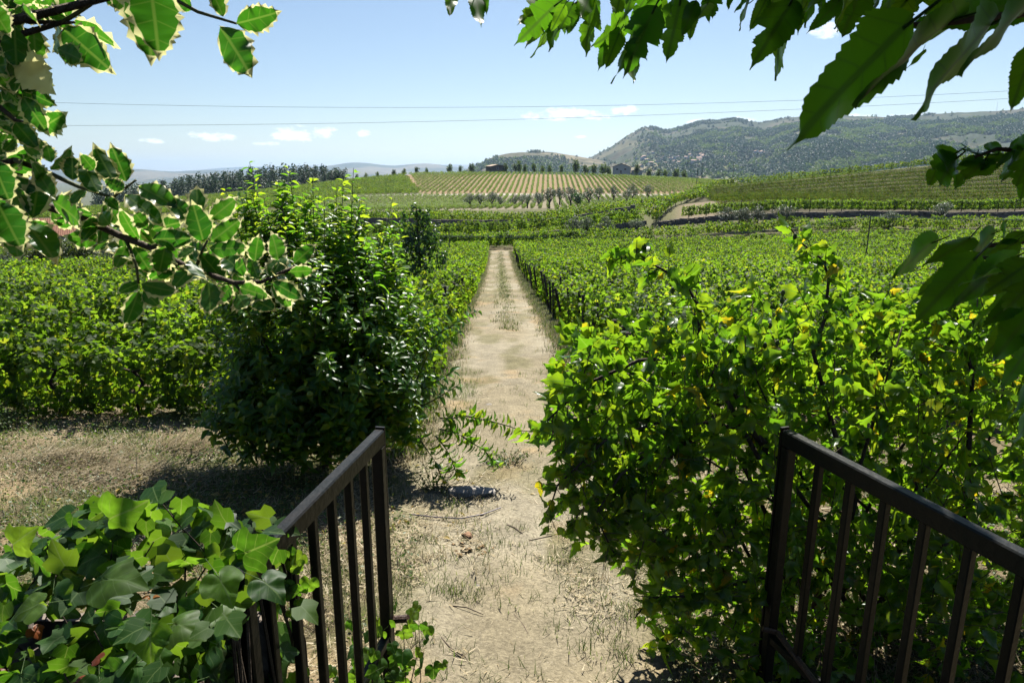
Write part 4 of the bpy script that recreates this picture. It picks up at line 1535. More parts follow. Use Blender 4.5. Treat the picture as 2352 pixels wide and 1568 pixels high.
for i, (px, py) in enumerate(vp):
    hit = march(px, py, H_R, 1160, 3200)
    if hit is None:
        continue
    k = i % 3
    lab = '%s village house with red roof below the mountain ridge, %s from the left' % ('cream' if k == 1 else 'white', nth(i + 1))
    rz = r.choice((-.5, -.2, .3, .9, 1.4)) + r.uniform(-.15, .15)
    loc = (hit[0], hit[1], hit[2] + .4)
    if not used[k]:
        q = VH[k]; q.location = loc; q.rotation_euler = (0, 0, rz); q['label'] = lab; used[k] = True
    else:
        q = copy_tree(VH[k], loc, rz, lab, r.uniform(.8, 1.15))
for k in range(3):
    if not used[k]:
        for ch_ in list(VH[k].children):
            bpy.data.objects.remove(ch_)
        bpy.data.objects.remove(VH[k])

# forests of the mountains: single crowns stood over the wooded slopes
def far_tree(seed, mat, h=1.0, w=.52):
    rr2 = random.Random(seed)
    bl = [(0, 0, .30, w, w, .22), (rr2.uniform(-.08, .08), 0, .55, w * .85, w * .85, .22), (0, 0, .8, w * .5, w * .5, .2)]
    return loose(crown_mesh('forest_tree', bl, 34, .42, T_quad, mat, seed, shell=.5))


FT = [far_tree(s, M_pine) for s in (1, 2)] + [far_tree(3, M_broad, w=.45)]
M_ = 120000
aa = RNG.uniform(A_R[0], azel(2420, 300)[0], M_)
rq = 1160 + (3420 - 1160) * RNG.uniform(0, 1, M_) ** .9
X, Y = np.sin(aa) * rq, np.cos(aa) * rq
t_ = np.clip((rq - 1150) / (3300 - 1150), 0, 1.2)
fm_ = forest_mask(X, Y, t_, aa)
keep = (RNG.random(M_) < fm_ * .7 + .008)
X, Y, aa, rq = X[keep], Y[keep], aa[keep], rq[keep]
Z = H_R(aa, rq)
hs = RNG.uniform(6, 12, len(X))
pick = np.where(fbm(X / 90, Y / 90, 71) > .56, 2, RNG.integers(0, 2, len(X)))
scatter('mountain_forest', np.c_[X, Y, Z - 1], RNG.uniform(0, 6.28, len(X)), hs, FT, 'far pine forest covering the mountain ridge', 'forest', idx=pick)
M_ = 9000
aa = RNG.uniform(A_M[0], A_M[-1], M_); rq = RNG.uniform(1550, 2560, M_)
X, Y = np.sin(aa) * rq, np.cos(aa) * rq
keep = RNG.random(M_) < sstep(.43, .52, fbm(X / 160, Y / 160, 5, 5)) * .8 + .01
scatter('hill_forest', np.c_[X[keep], Y[keep], H_M(aa[keep], rq[keep]) - 1], RNG.uniform(0, 6.28, keep.sum()), RNG.uniform(7, 12, keep.sum()), FT, 'far woodland on the flat-topped hill', 'forest')
# hedgerow trees of the valley behind the crest
M_ = 900
px_ = RNG.uniform(1340, 1700, M_); dp = RNG.uniform(470, 1150, M_)
X, Y = (px_ - 1176) / 1568 * dp, dp
keep = fbm(X / 60, Y / 60, 19) > .5
scatter('valley_trees', np.c_[X[keep], Y[keep], G(X[keep], Y[keep]) - .5], RNG.uniform(0, 6.28, keep.sum()), RNG.uniform(4, 9, keep.sum()), FT, 'hedges and trees in the valley behind the crest', 'trees')
# ================================================================== POLES AND WIRES


def pole(label, px, dep, top_py, rad=.07, arm=0.0, base_z=None):
    p = Q(px, top_py, dep)
    z = g1(p[0], p[1]) if base_z is None else base_z
    t = thing('utility_pole', label, 'pole', (p[0], p[1], z), 'poles')
    mb = MB()
    mb.tube([(0, 0, -.4), (0, 0, (p[2] - z) * .5), (0, 0, p[2] - z)], [rad, rad * .9, rad * .75], 8)
    link('shaft', mb.mesh('shaft', [M_pole]), t)
    mb = MB()
    h = p[2] - z
    if arm:
        mb.bar((-arm, -.06, h - .25), (arm, -.06, h - .25), .09, .09)
        link('crossarm', mb.mesh('crossarm', [M_pole]), t)
    else:
        mb.tube([(0, 0, h - .02), (0, 0, h + .06)], [rad * .85, rad * .6], 8)
        link('cap', mb.mesh('cap', [M_pole]), t)
    return t, p


pole('thin wooden pole in the left vines near the far end of the path', 1031, 68, 523, .055)
pole('wooden pole standing in the right vine field', 2001, 57, 490, .06)
for i, (px, dep, ty, lab) in enumerate(((1686, 430, 372, 'tallest far utility pole right of the farmhouse'), (1613, 445, 377, 'far utility pole between the farmhouse and the tallest pole'),
                                        (1513, 440, 374, 'far utility pole close to the right of the farmhouse'), (1602, 300, 391, 'far utility pole at the edge of the striped vineyard'))):
    pole(lab, px, dep, ty, .16, 1.0)
pw = []
for i, (cf, dep, lab) in enumerate((((130, 235, 760, 250, 1400, 240, 2352, 208), 46.0, 'upper of the two thin power lines across the sky'),
                                    ((140, 287, 420, 290, 1300, 270, 2352, 225), 44.5, 'lower of the two thin power lines across the sky'))):
    c = np.polyfit(cf[0::2], cf[1::2], 2)
    xs = np.linspace(-420, 2800, 60)
    pts = [Q(a, np.polyval(c, a), dep) for a in xs]
    mb = MB(); mb.tube(pts, .0085, 5, cap=False)
    o = link('power_line', mb.mesh('power_line', [M_wire]))
    tag(o, lab, 'power line')
    pw.append((pts[0], pts[-1]))
for e, lab in ((0, 'utility pole carrying the power lines, outside the frame on the left'), (1, 'utility pole carrying the power lines, outside the frame on the right')):
    a, b = pw[0][e], pw[1][e]
    x, y = (a[0] + b[0]) / 2, (a[1] + b[1]) / 2
    z = g1(x, y)
    t = thing('utility_pole', lab, 'pole', (x, y, z), 'poles')
    mb = MB(); mb.tube([(0, 0, -.5), (0, 0, a[2] - z + .4)], [.15, .11], 8)
    link('shaft', mb.mesh('shaft', [M_pole]), t)
    mb = MB()
    for q in (a, b):
        mb.bar((0, 0, q[2] - z - .05), (q[0] - x, q[1] - y, q[2] - z - .03), .08, .08)
    link('crossarm', mb.mesh('crossarm', [M_pole]), t)
for k, dy in ((0, 0), (1, 2.2)):
    pts = [Q(a, b + dy * (1 if a < 1990 else .3), d) for a, b, d in ((960, 541, 75), (1180, 543, 70), (1400, 543, 66), (1580, 540, 63), (1700, 533, 61.5), (1800, 525, 60), (1900, 513, 58.5), (2001, 496, 57), (2200, 503, 53), (2450, 506, 48))]
    mb = MB(); mb.tube(pts, .011, 5, cap=False)
    o = link('field_cable', mb.mesh('field_cable', [solid('pale_cable%d' % k, (.3, .3, .32), (.4, .4, .42), 3, .4, bump=0)]))
    tag(o, ('upper' if k == 0 else 'lower') + ' sagging cable strung over the vine field to the pole', 'cable')
# mast on the ridge
m = march(2288, 258, H_R, 2500, 3290)
if m is None:
    a_ = azel(2288, 258)[0]; m = (math.sin(a_) * 3290, math.cos(a_) * 3290, float(H_R(np.array([a_]), np.array([3290.]))[0]))
t = thing('radio_mast', 'thin lattice radio mast on the mountain ridge at the right', 'mast', m)
for s in ((-1, -1), (1, -1), (0, 1)):
    mb = MB(); mb.tube([(s[0] * 1.2, s[1] * 1.0, -2), (s[0] * .25, s[1] * .2, 38)], [.25, .15], 5)
    link('leg', mb.mesh('leg', [M_white]), t)
mb = MB()
for k in range(12):
    q = 1 - k / 12 * .8; z = k * 3.1 + 1
    mb.tube([(-1.2 * q, -q, z), (1.2 * q, -q, z + 1.5), (0, q, z + 3)], .1, 4)
link('bracing', mb.mesh('bracing', [M_white]), t)

# ================================================================== GATE, WALL, IVY


def onz(px, py, z):
    d = ray(px, py)
    return CAM + d * ((z - CAM[2]) / d[2])


ZT = 1.44


def gate(label, free, hinge, n_bars, first, step, low_z, thin):
    t = thing('iron_gate', label, 'gate', (free[0], free[1], g1(free[0], free[1])), 'gate leaves')
    f, h = Vector(free), Vector(hinge)
    d = (h - f); L = d.length; d.normalize()
    zt = f.z

    def at(s, z):
        q = f + d * s
        return Vector((q.x, q.y, z))
    mb = MB(); mb.bar(at(-.028, zt - .04), at(L, zt - .04), .055, .085)
    part('top_rail', mb, M_iron, t)
    zb = g1(f.x, f.y) + .10
    mb = MB(); mb.bar(at(.0, zb), at(.0, zt - .083), .06, .055, up=d)
    part('stile', mb, M_iron, t)
    side = Vector((-d.y, d.x, 0))
    mb = MB(); a, b = at(-.045, zb - .02), at(-.045, zt + .012)
    mb.bar(a, b, .014, .05, up=side)
    part('stop_strip', mb, M_iron, t)
    mb = MB(); mb.bar(at(L - .03, zb), at(L - .03, zt - .083), .06, .055, up=d)
    part('stile', mb, M_iron, t)
    mb = MB(); mb.bar(at(.031, low_z), at(L - .06, low_z), .045, .05)
    part('bottom_rail', mb, M_iron, t)
    for k in range(n_bars):
        s = first + step * k
        if s > L - .1:
            break
        mb = MB(); mb.bar(at(s, low_z + .025), at(s, zt - .083), thin, thin, up=d)
        part('bar', mb, M_iron, t)
    return t, at, d


f1, h1 = onz(866, 992, ZT), onz(640, 1218, ZT)
f1v, h1v = Vector(f1), Vector(h1)
h1v = f1v + (h1v - f1v) * 1.28
gl, atl, dl = gate('left iron gate leaf standing open beside the ivy wall', f1v, h1v, 6, .2, .185, .23, .036)
mb = MB(); c = atl(-.05, .30); q = Vector((.12, -.03, .03))
mb.tube([c - q * .2, c + q * .9], [.022, .022], 10)
part('bolt_sleeve', mb, M_rust, gl)
f2, h2 = onz(1816, 992, ZT), onz(2352, 1268, ZT)
f2v, h2v = Vector(f2), Vector(h2)
h2v = f2v + (h2v - f2v) * 1.45
gr_, atr, dr = gate('right iron gate leaf standing open in front of the hibiscus bush', f2v, h2v, 9, .22, .2, .23, .036)
mb = MB(); c = atr(.0, .30)
mb.tube([c + Vector((-.06, -.04, .01)), c + Vector((.02, -.05, -.01)), atr(.5, .24) + Vector((-.04, -.02, 0)), atr(.9, .23) + Vector((-.04, -.02, 0))], [.016, .016, .016, .016], 8)
part('drop_bolt', mb, M_rust, gr_)

# wall under the ivy
wz = -.2
t = thing('garden_wall', 'stone wall hidden under ivy beside the left gate leaf', 'wall', (-1.9, 1.75, wz))
r = random.Random(4)
mb = MB(); mb.box((-1.95, 1.78, .42), (1.9, .86, 1.30)); part('core', mb, M_wallstone, t)
for c_ in range(6):
    x = -2.9
    while x < -1.05:
        w = r.uniform(.2, .42)
        for fy in (1.335, 2.225):
            mb = MB(); mb.box((x + w / 2, fy, -.15 + c_ * .215 + .105), (w * .96, .06 * r.uniform(.8, 1.3), .2), None, .95)
            part('stone', mb, M_wallstone, t)
        x += w
# detailed leaf meshes -------------------------------------------------


def mk(tm, name, mats, fm=None, pet=0.0):
    V, F, U = tm
    if pet:
        b0 = len(V)
        V = np.r_[V, [(-.012, .03, 0), (.012, .03, 0), (.009, -pet, -pet * .45), (-.009, -pet, -pet * .45), (0, .03, -.02), (0, -pet, -pet * .45 - .016)]]
        F = np.r_[F, np.array([(0, 1, 2), (0, 2, 3), (1, 4, 5), (1, 5, 2), (4, 0, 3), (4, 3, 5)]) + b0]
        U = np.r_[U, np.zeros((6, 2))]
    return mesh_np(name, V, F, uv=U, smooth=True, mats=mats, fm=fm)


def leaf_matrix(B, A, N, size, w=1.0):
    A = Vector(A).normalized()
    N = Vector(N)
    N = (N - A * N.dot(A)).normalized()
    X = A.cross(N)
    return Matrix(((X.x * size * w, A.x * size, N.x * size, B[0]), (X.y * size * w, A.y * size, N.y * size, B[1]), (X.z * size * w, A.z * size, N.z * size, B[2]), (0, 0, 0, 1)))


def leaf_obj(me, B, A, N, size, parent, w=1.0, name='leaf'):
    o = bpy.data.objects.new(name, me)
    COL.objects.link(o)
    o.parent = parent
    o.matrix_basis = Matrix.Translation(-parent.location) @ leaf_matrix(B, A, N, size, w)
    return o


def grow(parent, P, N, A, size, tm_lo, meshes, mat, nobj, rng, pname='leaf', extra=None):
    """the nearest leaves are parts of their own, the others one mass"""
    P, N, A = np.asarray(P), np.asarray(N), np.asarray(A)
    size = np.asarray(size)
    rel = P - CAM
    dep = rel[:, 1] * math.cos(PITCH) - rel[:, 2] * math.sin(PITCH)
    vis = (dep > .3) & (np.abs(rel[:, 0]) < .77 * dep)
    key = np.where(vis, dep / size * (1 + .0 * dep), 1e9)
    order = np.argsort(key)
    pick_ = order[:nobj]
    rest_ = order[nobj:]
    for i in pick_:
        leaf_obj(meshes[int(rng.integers(0, len(meshes)))], P[i], A[i], N[i], size[i], parent, name=pname)
    if len(rest_):
        me = cloud('foliage', P[rest_], N[rest_], size[rest_], tm_lo, rng, mat, org=tuple(parent.location), axis=A[rest_])
        o = link('foliage', me, parent)
        o['kind'] = 'stuff'


# ivy ------------------------------------------------------------------
IV = [mk(fan_leaf(smooth_half(IVY), .25, curl=.25 + .14 * s, fold=.2, seed=s, jit=.012, wave=.045), 'leaf', [M_ivy], pet=.7) for s in range(4)]
IVR = [mk(fan_leaf(smooth_half(IVY), .25, curl=.5, fold=.25, seed=9, jit=.015), 'leaf', [M_ivy_red])]
rng = np.random.default_rng(3)
ivy = thing('ivy', 'lush green ivy covering the wall at the lower left', 'ivy', (-1.6, 1.8, .2))
P, N, A, S = [], [], [], []


def hump(x, y):
    return 1.30 + .30 * np.exp(-((x + 1.22) / .42) ** 2 - ((y - 2.25) / .42) ** 2) + .07 * np.sin(x * 5.3 + 1) * np.cos(y * 4) - .10 * sstep(1.75, 1.25, y)


for k in range(980):      # top
    x, y = rng.uniform(-2.75, -.9), rng.uniform(1.2, 2.42)
    lay = rng.random() ** 2
    z = hump(x, y) - .16 * lay + rng.normal(0, .02)
    P.append((x, y, z)); N.append((rng.normal(0, .4), rng.normal(-.1, .3), 1) if rng.random() < .55 else (rng.normal(0, .5), -1, rng.normal(.1, .3))); A.append((rng.normal(0, 1), rng.normal(-.3, .6), -.5)); S.append(rng.uniform(.06, .115))
for k in range(420):      # end face towards the gate
    y, z = rng.uniform(1.35, 2.5), rng.uniform(.1, 1.38)
    x = -.92 + .09 * math.sin(z * 4 + y * 3) + rng.normal(0, .05) + .05 * (1.4 - z)
    P.append((x, y, z)); N.append((1, rng.normal(-.35, .4), rng.normal(.35, .4))); A.append((.2, rng.normal(0, .5), -1)); S.append(rng.uniform(.06, .12))
for k in range(420):      # face towards the camera
    x, z = rng.uniform(-2.5, -.9), rng.uniform(.35, 1.3)
    y = 1.22 - .12 * (1.3 - z) + rng.normal(0, .05)
    P.append((x, y, z)); N.append((rng.normal(.1, .4), -1, rng.normal(.5, .4))); A.append((rng.normal(0, .4), -.3, -1)); S.append(rng.uniform(.07, .125))
# some large leaves the photograph shows singly: stalk end, tip, size from the picture
for (bx_, by_, tx_, ty_, dp, nz_) in ((345, 1445, 345, 1535, 1.62, 1), (330, 1440, 262, 1490, 1.60, 1), (395, 1430, 470, 1450, 1.66, 1), (500, 1320, 540, 1395, 1.95, 1), (95, 1385, 10, 1420, 1.55, 1),
                                       (480, 1440, 430, 1475, 1.62, 1), (370, 1530, 330, 1600, 1.5, 1), (520, 1420, 560, 1480, 1.7, 1), (560, 1270, 640, 1240, 2.1, 1), (230, 1330, 330, 1330, 1.95, 1),
                                       (150, 1300, 110, 1240, 2.05, 1), (250, 1190, 330, 1160, 2.35, 1), (520, 1200, 470, 1160, 2.35, 1), (620, 1190, 560, 1180, 2.4, 1), (600, 1330, 660, 1380, 2.2, 1),
                                       (30, 1250, 75, 1215, 2.2, 1), (255, 1330, 215, 1300, 2.0, 1), (640, 1260, 600, 1310, 2.3, 1), (690, 1390, 735, 1430, 2.45, 1)):
    b_, e_ = Q(bx_, by_, dp), Q(tx_, ty_, dp * .985)
    P.append(tuple(b_)); A.append(tuple(e_ - b_)); N.append((rng.normal(0, .2), -.35, 1) if by_ > 1300 else (rng.normal(0, .3), -1, .1)); S.append(float(np.linalg.norm(e_ - b_)) * .92)
grow(ivy, P, N, A, S, T_ivy_lo, IV, M_ivy, 296, rng)
for k in range(22):
    x, y = rng.uniform(-2.4, -1.1), rng.uniform(1.3, 2.1)
    leaf_obj(IVR[0], (x, y, hump(x, y) - rng.uniform(.0, .07)), (rng.normal(), rng.normal(), -.2), (rng.normal(0, .3), -.3, 1), rng.uniform(.035, .065), ivy)
mb = MB()
for k in range(60):
    x, y = rng.uniform(-2.5, -.95), rng.uniform(1.3, 2.3)
    z = hump(x, y)
    q = rng.normal(0, .06, 2)
    mb.tube([(x + q[0] * 2, y + q[1] * 2, z - .3), (x + q[0], y, z - .12), (x, y, z)], [.004, .003, .002], 4)
for k in range(12):
    a_ = np.array([-.9, rng.uniform(1.4, 2.4), 1.3])
    mb.tube([a_, a_ + (.02, rng.normal(0, .1), -.5), a_ + (.06, rng.normal(0, .15), -1.2)], [.007, .006, .004], 5)
part('stems', mb, M_twig_brown, ivy)
# trailing sprig on the gate rail and young ivy at the foot of the stile
ivs = thing('ivy_sprig', 'thin ivy tendril hanging over the top rail of the left gate', 'ivy', tuple(Q(640, 1300, 2.6)))
pts = [Q(600, 1215, 2.5), Q(640, 1235, 2.55), Q(668, 1290, 2.6), Q(672, 1350, 2.62), Q(690, 1420, 2.65)]
mb = MB(); mb.tube(pts, [.004, .004, .003, .003, .002], 5); part('stem', mb, M_twig_brown, ivs)
for k in range(20):
    s = rng.uniform(0, 3.99); i = int(s); p = pts[i] + (pts[i + 1] - pts[i]) * (s - i) + rng.normal(0, .02, 3)
    leaf_obj(IV[k % 4], p, (rng.normal(0, .5), rng.normal(0, .5), -.9), (rng.normal(0, .4), -1, .5), rng.uniform(.03, .065), ivs)
ivf = thing('ivy_sprig', 'young ivy growing round the foot of the left gate stile', 'ivy', (f1v.x, f1v.y, g1(f1v.x, f1v.y)))
mb = MB()
for k in range(110):
    p = np.array([f1v.x + rng.normal(0, .14), f1v.y - .12 + rng.normal(0, .14), g1(f1v.x, f1v.y) + rng.random() * .72])
    if k % 4 == 0:
        mb.tube([(p[0] * .5 + f1v.x * .5, p[1] * .5 + f1v.y * .5, ivf.location.z), (p[0], p[1], p[2] * .5 + ivf.location.z * .5), p], [.004, .003, .002], 4)
    leaf_obj(IV[k % 4], p, (rng.normal(0, .6), rng.normal(-.3, .5), -.7), (rng.normal(0, .4), -.8, .7), rng.uniform(.045, .09), ivf)
part('stems', mb, M_twig_brown, ivf)

# ================================================================== CITRUS BUSH (left of the path)
rng = np.random.default_rng(21)
cb = Q(748, 1075, 8.35)
cg = g1(cb[0], cb[1])
cit = thing('citrus_bush', 'tall dense citrus bush with glossy leaves left of the path', 'bush', (cb[0], cb[1], cg))
C0 = np.array([cb[0], cb[1], cg])
shoots = []      # (base, tip)
for (px, py, dd) in ((573, 388, .1), (640, 432, -.2), (663, 398, .1), (718, 422, 0), (772, 445, .2), (812, 402, -.1), (842, 485, .2), (902, 472, .1), (515, 445, .3), (606, 470, -.2), (690, 472, .3), (880, 530, -.2),
                     (930, 610, .2), (962, 660, -.1), (540, 520, .3), (745, 470, -.3), (790, 420, .3), (585, 430, .4), (860, 560, .4), (700, 520, -.4), (650, 500, -.5), (820, 520, -.5), (925, 545, .3), (500, 560, .2),
                     (1098, 712, -.5), (1060, 760, -.4), (1010, 745, -.3), (1045, 850, -.5), (1058, 880, -.6), (1000, 700, 0), (980, 780, -.6)):
    tip = Q(px, py - (16 if py < 560 else 0), 8.3 + dd)
    hub = C0 + (tip - C0) * np.array([.62, .62, .45]) + np.array([0, 0, .25])
    L = np.linalg.norm(tip - hub)
    base = tip + (hub - tip) / L * min(L, 1.25)
    if px > 990:
        base = tip + np.array([-.55, .1, -.35])
    shoots.append((base, tip, 34))
for (pts_, n_) in (([(1010, 960), (1070, 955), (1120, 965), (1205, 990)], 46), ([(1010, 985), (1060, 1000), (1110, 1030), (1150, 1075)], 40), ([(1000, 1000), (1040, 1060), (1055, 1090)], 30), ([(960, 1000), (1000, 1060), (1020, 1110)], 30)):
    for i in range(len(pts_) - 1):
        a_, b_ = pts_[i], pts_[i + 1]
        shoots.append((Q(a_[0], a_[1], 7.5), Q(b_[0], b_[1], 7.45), n_ // 2))
for (px, py, dd) in ((573, 388, .1), (640, 432, -.2), (663, 398, .1), (718, 422, 0), (772, 445, .2), (812, 402, -.1), (842, 485, .2), (902, 472, .1), (515, 445, .3), (606, 470, -.2), (690, 472, .3), (880, 530, -.2), (930, 610, .2), (962, 660, -.1), (540, 520, .3), (745, 470, -.3)):
    for q in range(6):
        tip = Q(px + rng.normal(0, 13), py + rng.uniform(25, 190), 8.3 + dd + rng.normal(0, .08))
        shoots.append((tip + np.array([rng.normal(0, .06), rng.normal(0, .06), -rng.uniform(.35, .6)]), tip, 24))
for q in range(110):
    px = rng.uniform(525, 945)
    lim = np.interp(px, [525, 560, 830, 900, 945], [520, 455, 470, 520, 640])
    tip = Q(px, lim + 45 + 190 * rng.random() ** 1.2, 8.3 + rng.normal(0, .45))
    shoots.append((tip + np.array([rng.normal(0, .08), rng.normal(0, .08), -rng.uniform(.35, .6)]), tip, 22))
BODY = [(-.05, 0, 1.25, 1.28, 1.15, 1.05), (-.55, -.1, 1.0, .85, .9, .85), (.62, -.2, 1.05, .82, .8, .85), (0, -.35, .75, 1.15, .8, .55), (-.2, 0, 2.0, 1.05, .8, .7), (.35, 0, 1.95, .8, .7, .6)]
for k in range(560):
    b_ = BODY[int(rng.choice(6, p=[.26, .16, .18, .14, .15, .11]))]
    d = rng.normal(size=3); d /= np.linalg.norm(d)
    if d[1] > .5 and rng.random() < .6:
        d[1] = -d[1]
    tip = C0 + np.array(b_[:3]) + d * np.array(b_[3:]) * rng.uniform(.7, 1.05)
    if tip[2] < cg + .12:
        tip[2] = cg + rng.uniform(.12, .4)
    up = np.array([d[0] * .5, d[1] * .5, .75 + rng.normal(0, .3)])
    if tip[2] < cg + .8:
        up = np.array([d[0] * .8, d[1] * .8, -.35 + rng.normal(0, .3)])
    up /= np.linalg.norm(up)
    shoots.append((tip - up * rng.uniform(.3, .65), tip, int(rng.integers(15, 22))))
P, N, A, S = [], [], [], []
tw = MB()
for i, (b_, t_, n_) in enumerate(shoots):
    ax = t_ - b_
    L = np.linalg.norm(ax); ax /= L
    s1 = np.cross(ax, [0.3, 1, .1]); s1 /= np.linalg.norm(s1); s2 = np.cross(ax, s1)
    ph = rng.uniform(0, 6.28)
    if i < 60 or i % 3 == 0:
        tw.tube([b_, b_ + ax * L * .5 + rng.normal(0, .01, 3), t_], [.010, .007, .003], 5)
    for j in range(n_):
        f = (j + rng.random() * .6) / n_
        a = ph + j * 2.4
        rd = s1 * math.cos(a) + s2 * math.sin(a)
        p = b_ + ax * L * f + rd * .012
        la = rd * (1 - .45 * f) + ax * (.55 + .6 * f) + np.array([0, 0, -.15])
        P.append(p); A.append(la); N.append(ax * 1.0 - rd * .35 + rng.normal(0, .3, 3)); S.append(rng.uniform(.105, .165) * (1.0 - .35 * f ** 3))
CI = [mk(t_, 'leaf', [M_citrus]) for t_ in T_citrus]
grow(cit, P, N, A, S, T_citrus, CI, M_citrus, 300, rng)
part('twigs', tw, M_twig, cit)
mb = MB()
mb.tube([C0 + (0, 0, -.15), C0 + (.03, 0, .25), C0 + (-.02, .02, .55)], [.085, .065, .06], 8)
for k in range(9):
    a = k * .7
    e = C0 + np.array([math.cos(a) * rng.uniform(.5, .9), math.sin(a) * rng.uniform(.4, .7), rng.uniform(1.3, 2.2)])
    mb.tube([C0 + (0, 0, .5), C0 * .45 + e * .55 + (0, 0, -.1), e], [.04, .028, .012], 6)
part('trunk', mb, M_bark, cit)
orng = solid('unripe_fruit', (.12, .2, .02), (.3, .3, .02), 12, .4, bump=.1)
for k in range(7):
    p = C0 + np.array([rng.uniform(-1, 1), -1.0 + rng.uniform(-.1, .2), rng.uniform(.5, 1.5)])
    mb = MB()
    mb.tube([p + (0, 0, -.032), p + (0, 0, -.024), p, p + (0, 0, .024), p + (0, 0, .032)], [.008, .024, .034, .024, .008], 9)
    part('fruit', mb, orng, cit, smooth=True)

# ================================================================== HIBISCUS (right, behind the gate leaf)
rng = np.random.default_rng(31)
hb = (2.3, 4.45)
hg = g1(*hb)
hib = thing('hibiscus_bush', 'large hibiscus bush with bright toothed leaves behind the right gate leaf', 'bush', (hb[0], hb[1], hg))
BR3 = []


def br(pts, dep, r0_, r1_):
    p3 = [S4(a, b, d_) for (a, b), d_ in zip(pts, dep)]
    BR3.append((p3, (np.linspace(r0_, r1_, len(p3)) * .95).tolist()))
    return p3


br([(3130, 1840), (2984, 1700), (2963, 1614), (2897, 1497), (2810, 1425), (2797, 1390), (2800, 1232), (2749, 1150), (2652, 1079), (2530, 1012), (2440, 1020)], [4.2, 4.1, 4.05, 4.0, 3.95, 3.9, 3.85, 3.8, 3.8, 3.8, 3.8], .022, .004)
br([(2810, 1425), (2555, 1441), (2376, 1522), (2300, 1578), (2180, 1690), (2130, 1740)], [3.95, 3.9, 3.9, 3.9, 3.9, 3.9], .014, .004)
br([(3420, 2000), (3330, 1700), (3295, 1563), (3254, 1410), (3300, 1272), (3315, 1119), (3295, 1043), (3198, 966), (3165, 915)], [4.3, 4.2, 4.1, 4.05, 4.0, 4.0, 4.0, 4.0, 4.0], .018, .004)
br([(2940, 1790), (2800, 1760), (2620, 1790), (2480, 1900), (2380, 2060), (2460, 2220)], [4.2, 4.0, 3.9, 3.8, 3.8, 3.8], .014, .004)
br([(3000, 1720), (2840, 1690), (2660, 1680), (2420, 1760), (2230, 1940), (2190, 2060)], [4.3, 4.1, 4.0, 3.9, 3.9, 3.9], .014, .004)
br([(3100, 2300), (2960, 2330), (2800, 2380), (2600, 2390), (2540, 2470)], [4.3, 4.1, 3.9, 3.8, 3.8], .012, .004)
br([(3860, 2100), (3880, 1700), (3890, 1500), (3840, 1300), (3800, 1180)], [4.4, 4.3, 4.3, 4.3, 4.3], .02, .005)
br([(3600, 2200), (3700, 1800), (3690, 1500), (3620, 1300), (3560, 1180)], [4.7, 4.7, 4.6, 4.6, 4.6], .02, .005)
for k in range(16):
    e = Q(rng.uniform(1450, 2350), rng.uniform(720, 1000), rng.uniform(4.1, 5.0))
    b_ = np.array([hb[0] + rng.uniform(-.7, .9), hb[1] + rng.uniform(-.3, .4), hg - .05])
    m_ = (b_ + e) / 2 + rng.normal(0, .15, 3)
    BR3.append(([b_, m_, e], [.018, .012, .004]))
for (p3, rd) in BR3:
    mb = MB(); mb.tube(p3, rd, 7); part('branch', mb, M_bark, hib, smooth=True)
# join the drawn branches to the stool of the bush
for (p3, rd) in BR3[:8]:
    mb = MB(); q0 = p3[0]; b_ = np.array([hb[0] + rng.uniform(-.4, .4), hb[1] + rng.uniform(-.4, .2), hg - .05])
    mb.tube([b_, (b_ + q0) / 2 + rng.normal(0, .08, 3), q0], [rd[0] * 1.5, rd[0] * 1.25, rd[0]], 7); part('branch', mb, M_bark, hib, smooth=True)
POLY = np.array([(1207, 990), (1252, 905), (1288, 818), (1380, 752), (1480, 770), (1560, 745), (1650, 705), (1780, 692), (1950, 696), (2100, 690), (2250, 665), (2500, 640), (2500, 1700), (1715, 1700), (1712, 1460), (1600, 1480),
                 (1545, 1490), (1452, 1425), (1440, 1372), (1485, 1330), (1535, 1262), (1480, 1240), (1438, 1312), (1400, 1285), (1335, 1225), (1262, 1190), (1262, 1120), (1228, 1060)])


def inpoly(x, y):
    n = len(POLY); c = False
    j = n - 1
    for i in range(n):
        if (POLY[i, 1] > y) != (POLY[j, 1] > y) and x < (POLY[j, 0] - POLY[i, 0]) * (y - POLY[i, 1]) / (POLY[j, 1] - POLY[i, 1]) + POLY[i, 0]:
            c = not c
        j = i
    return c


P, N, A, S = [], [], [], []


def twig_leaves(b_, d, L, n, sz):
    d = np.asarray(d, float); d /= np.linalg.norm(d)
    for j in range(n):
        f = (j + .5) / n
        p = b_ + d * L * f
        a_ = rng.normal(0, .7, 3) + d * .5 + np.array([0, -.1, -.55])
        P.append(p + rng.normal(0, .012, 3)); A.append(a_); N.append(np.array([rng.normal(0, .6), -.85 + rng.normal(0, .45), .12 + rng.normal(0, .4)])); S.append(rng.uniform(.6, 1.3) * sz)


tw = MB()
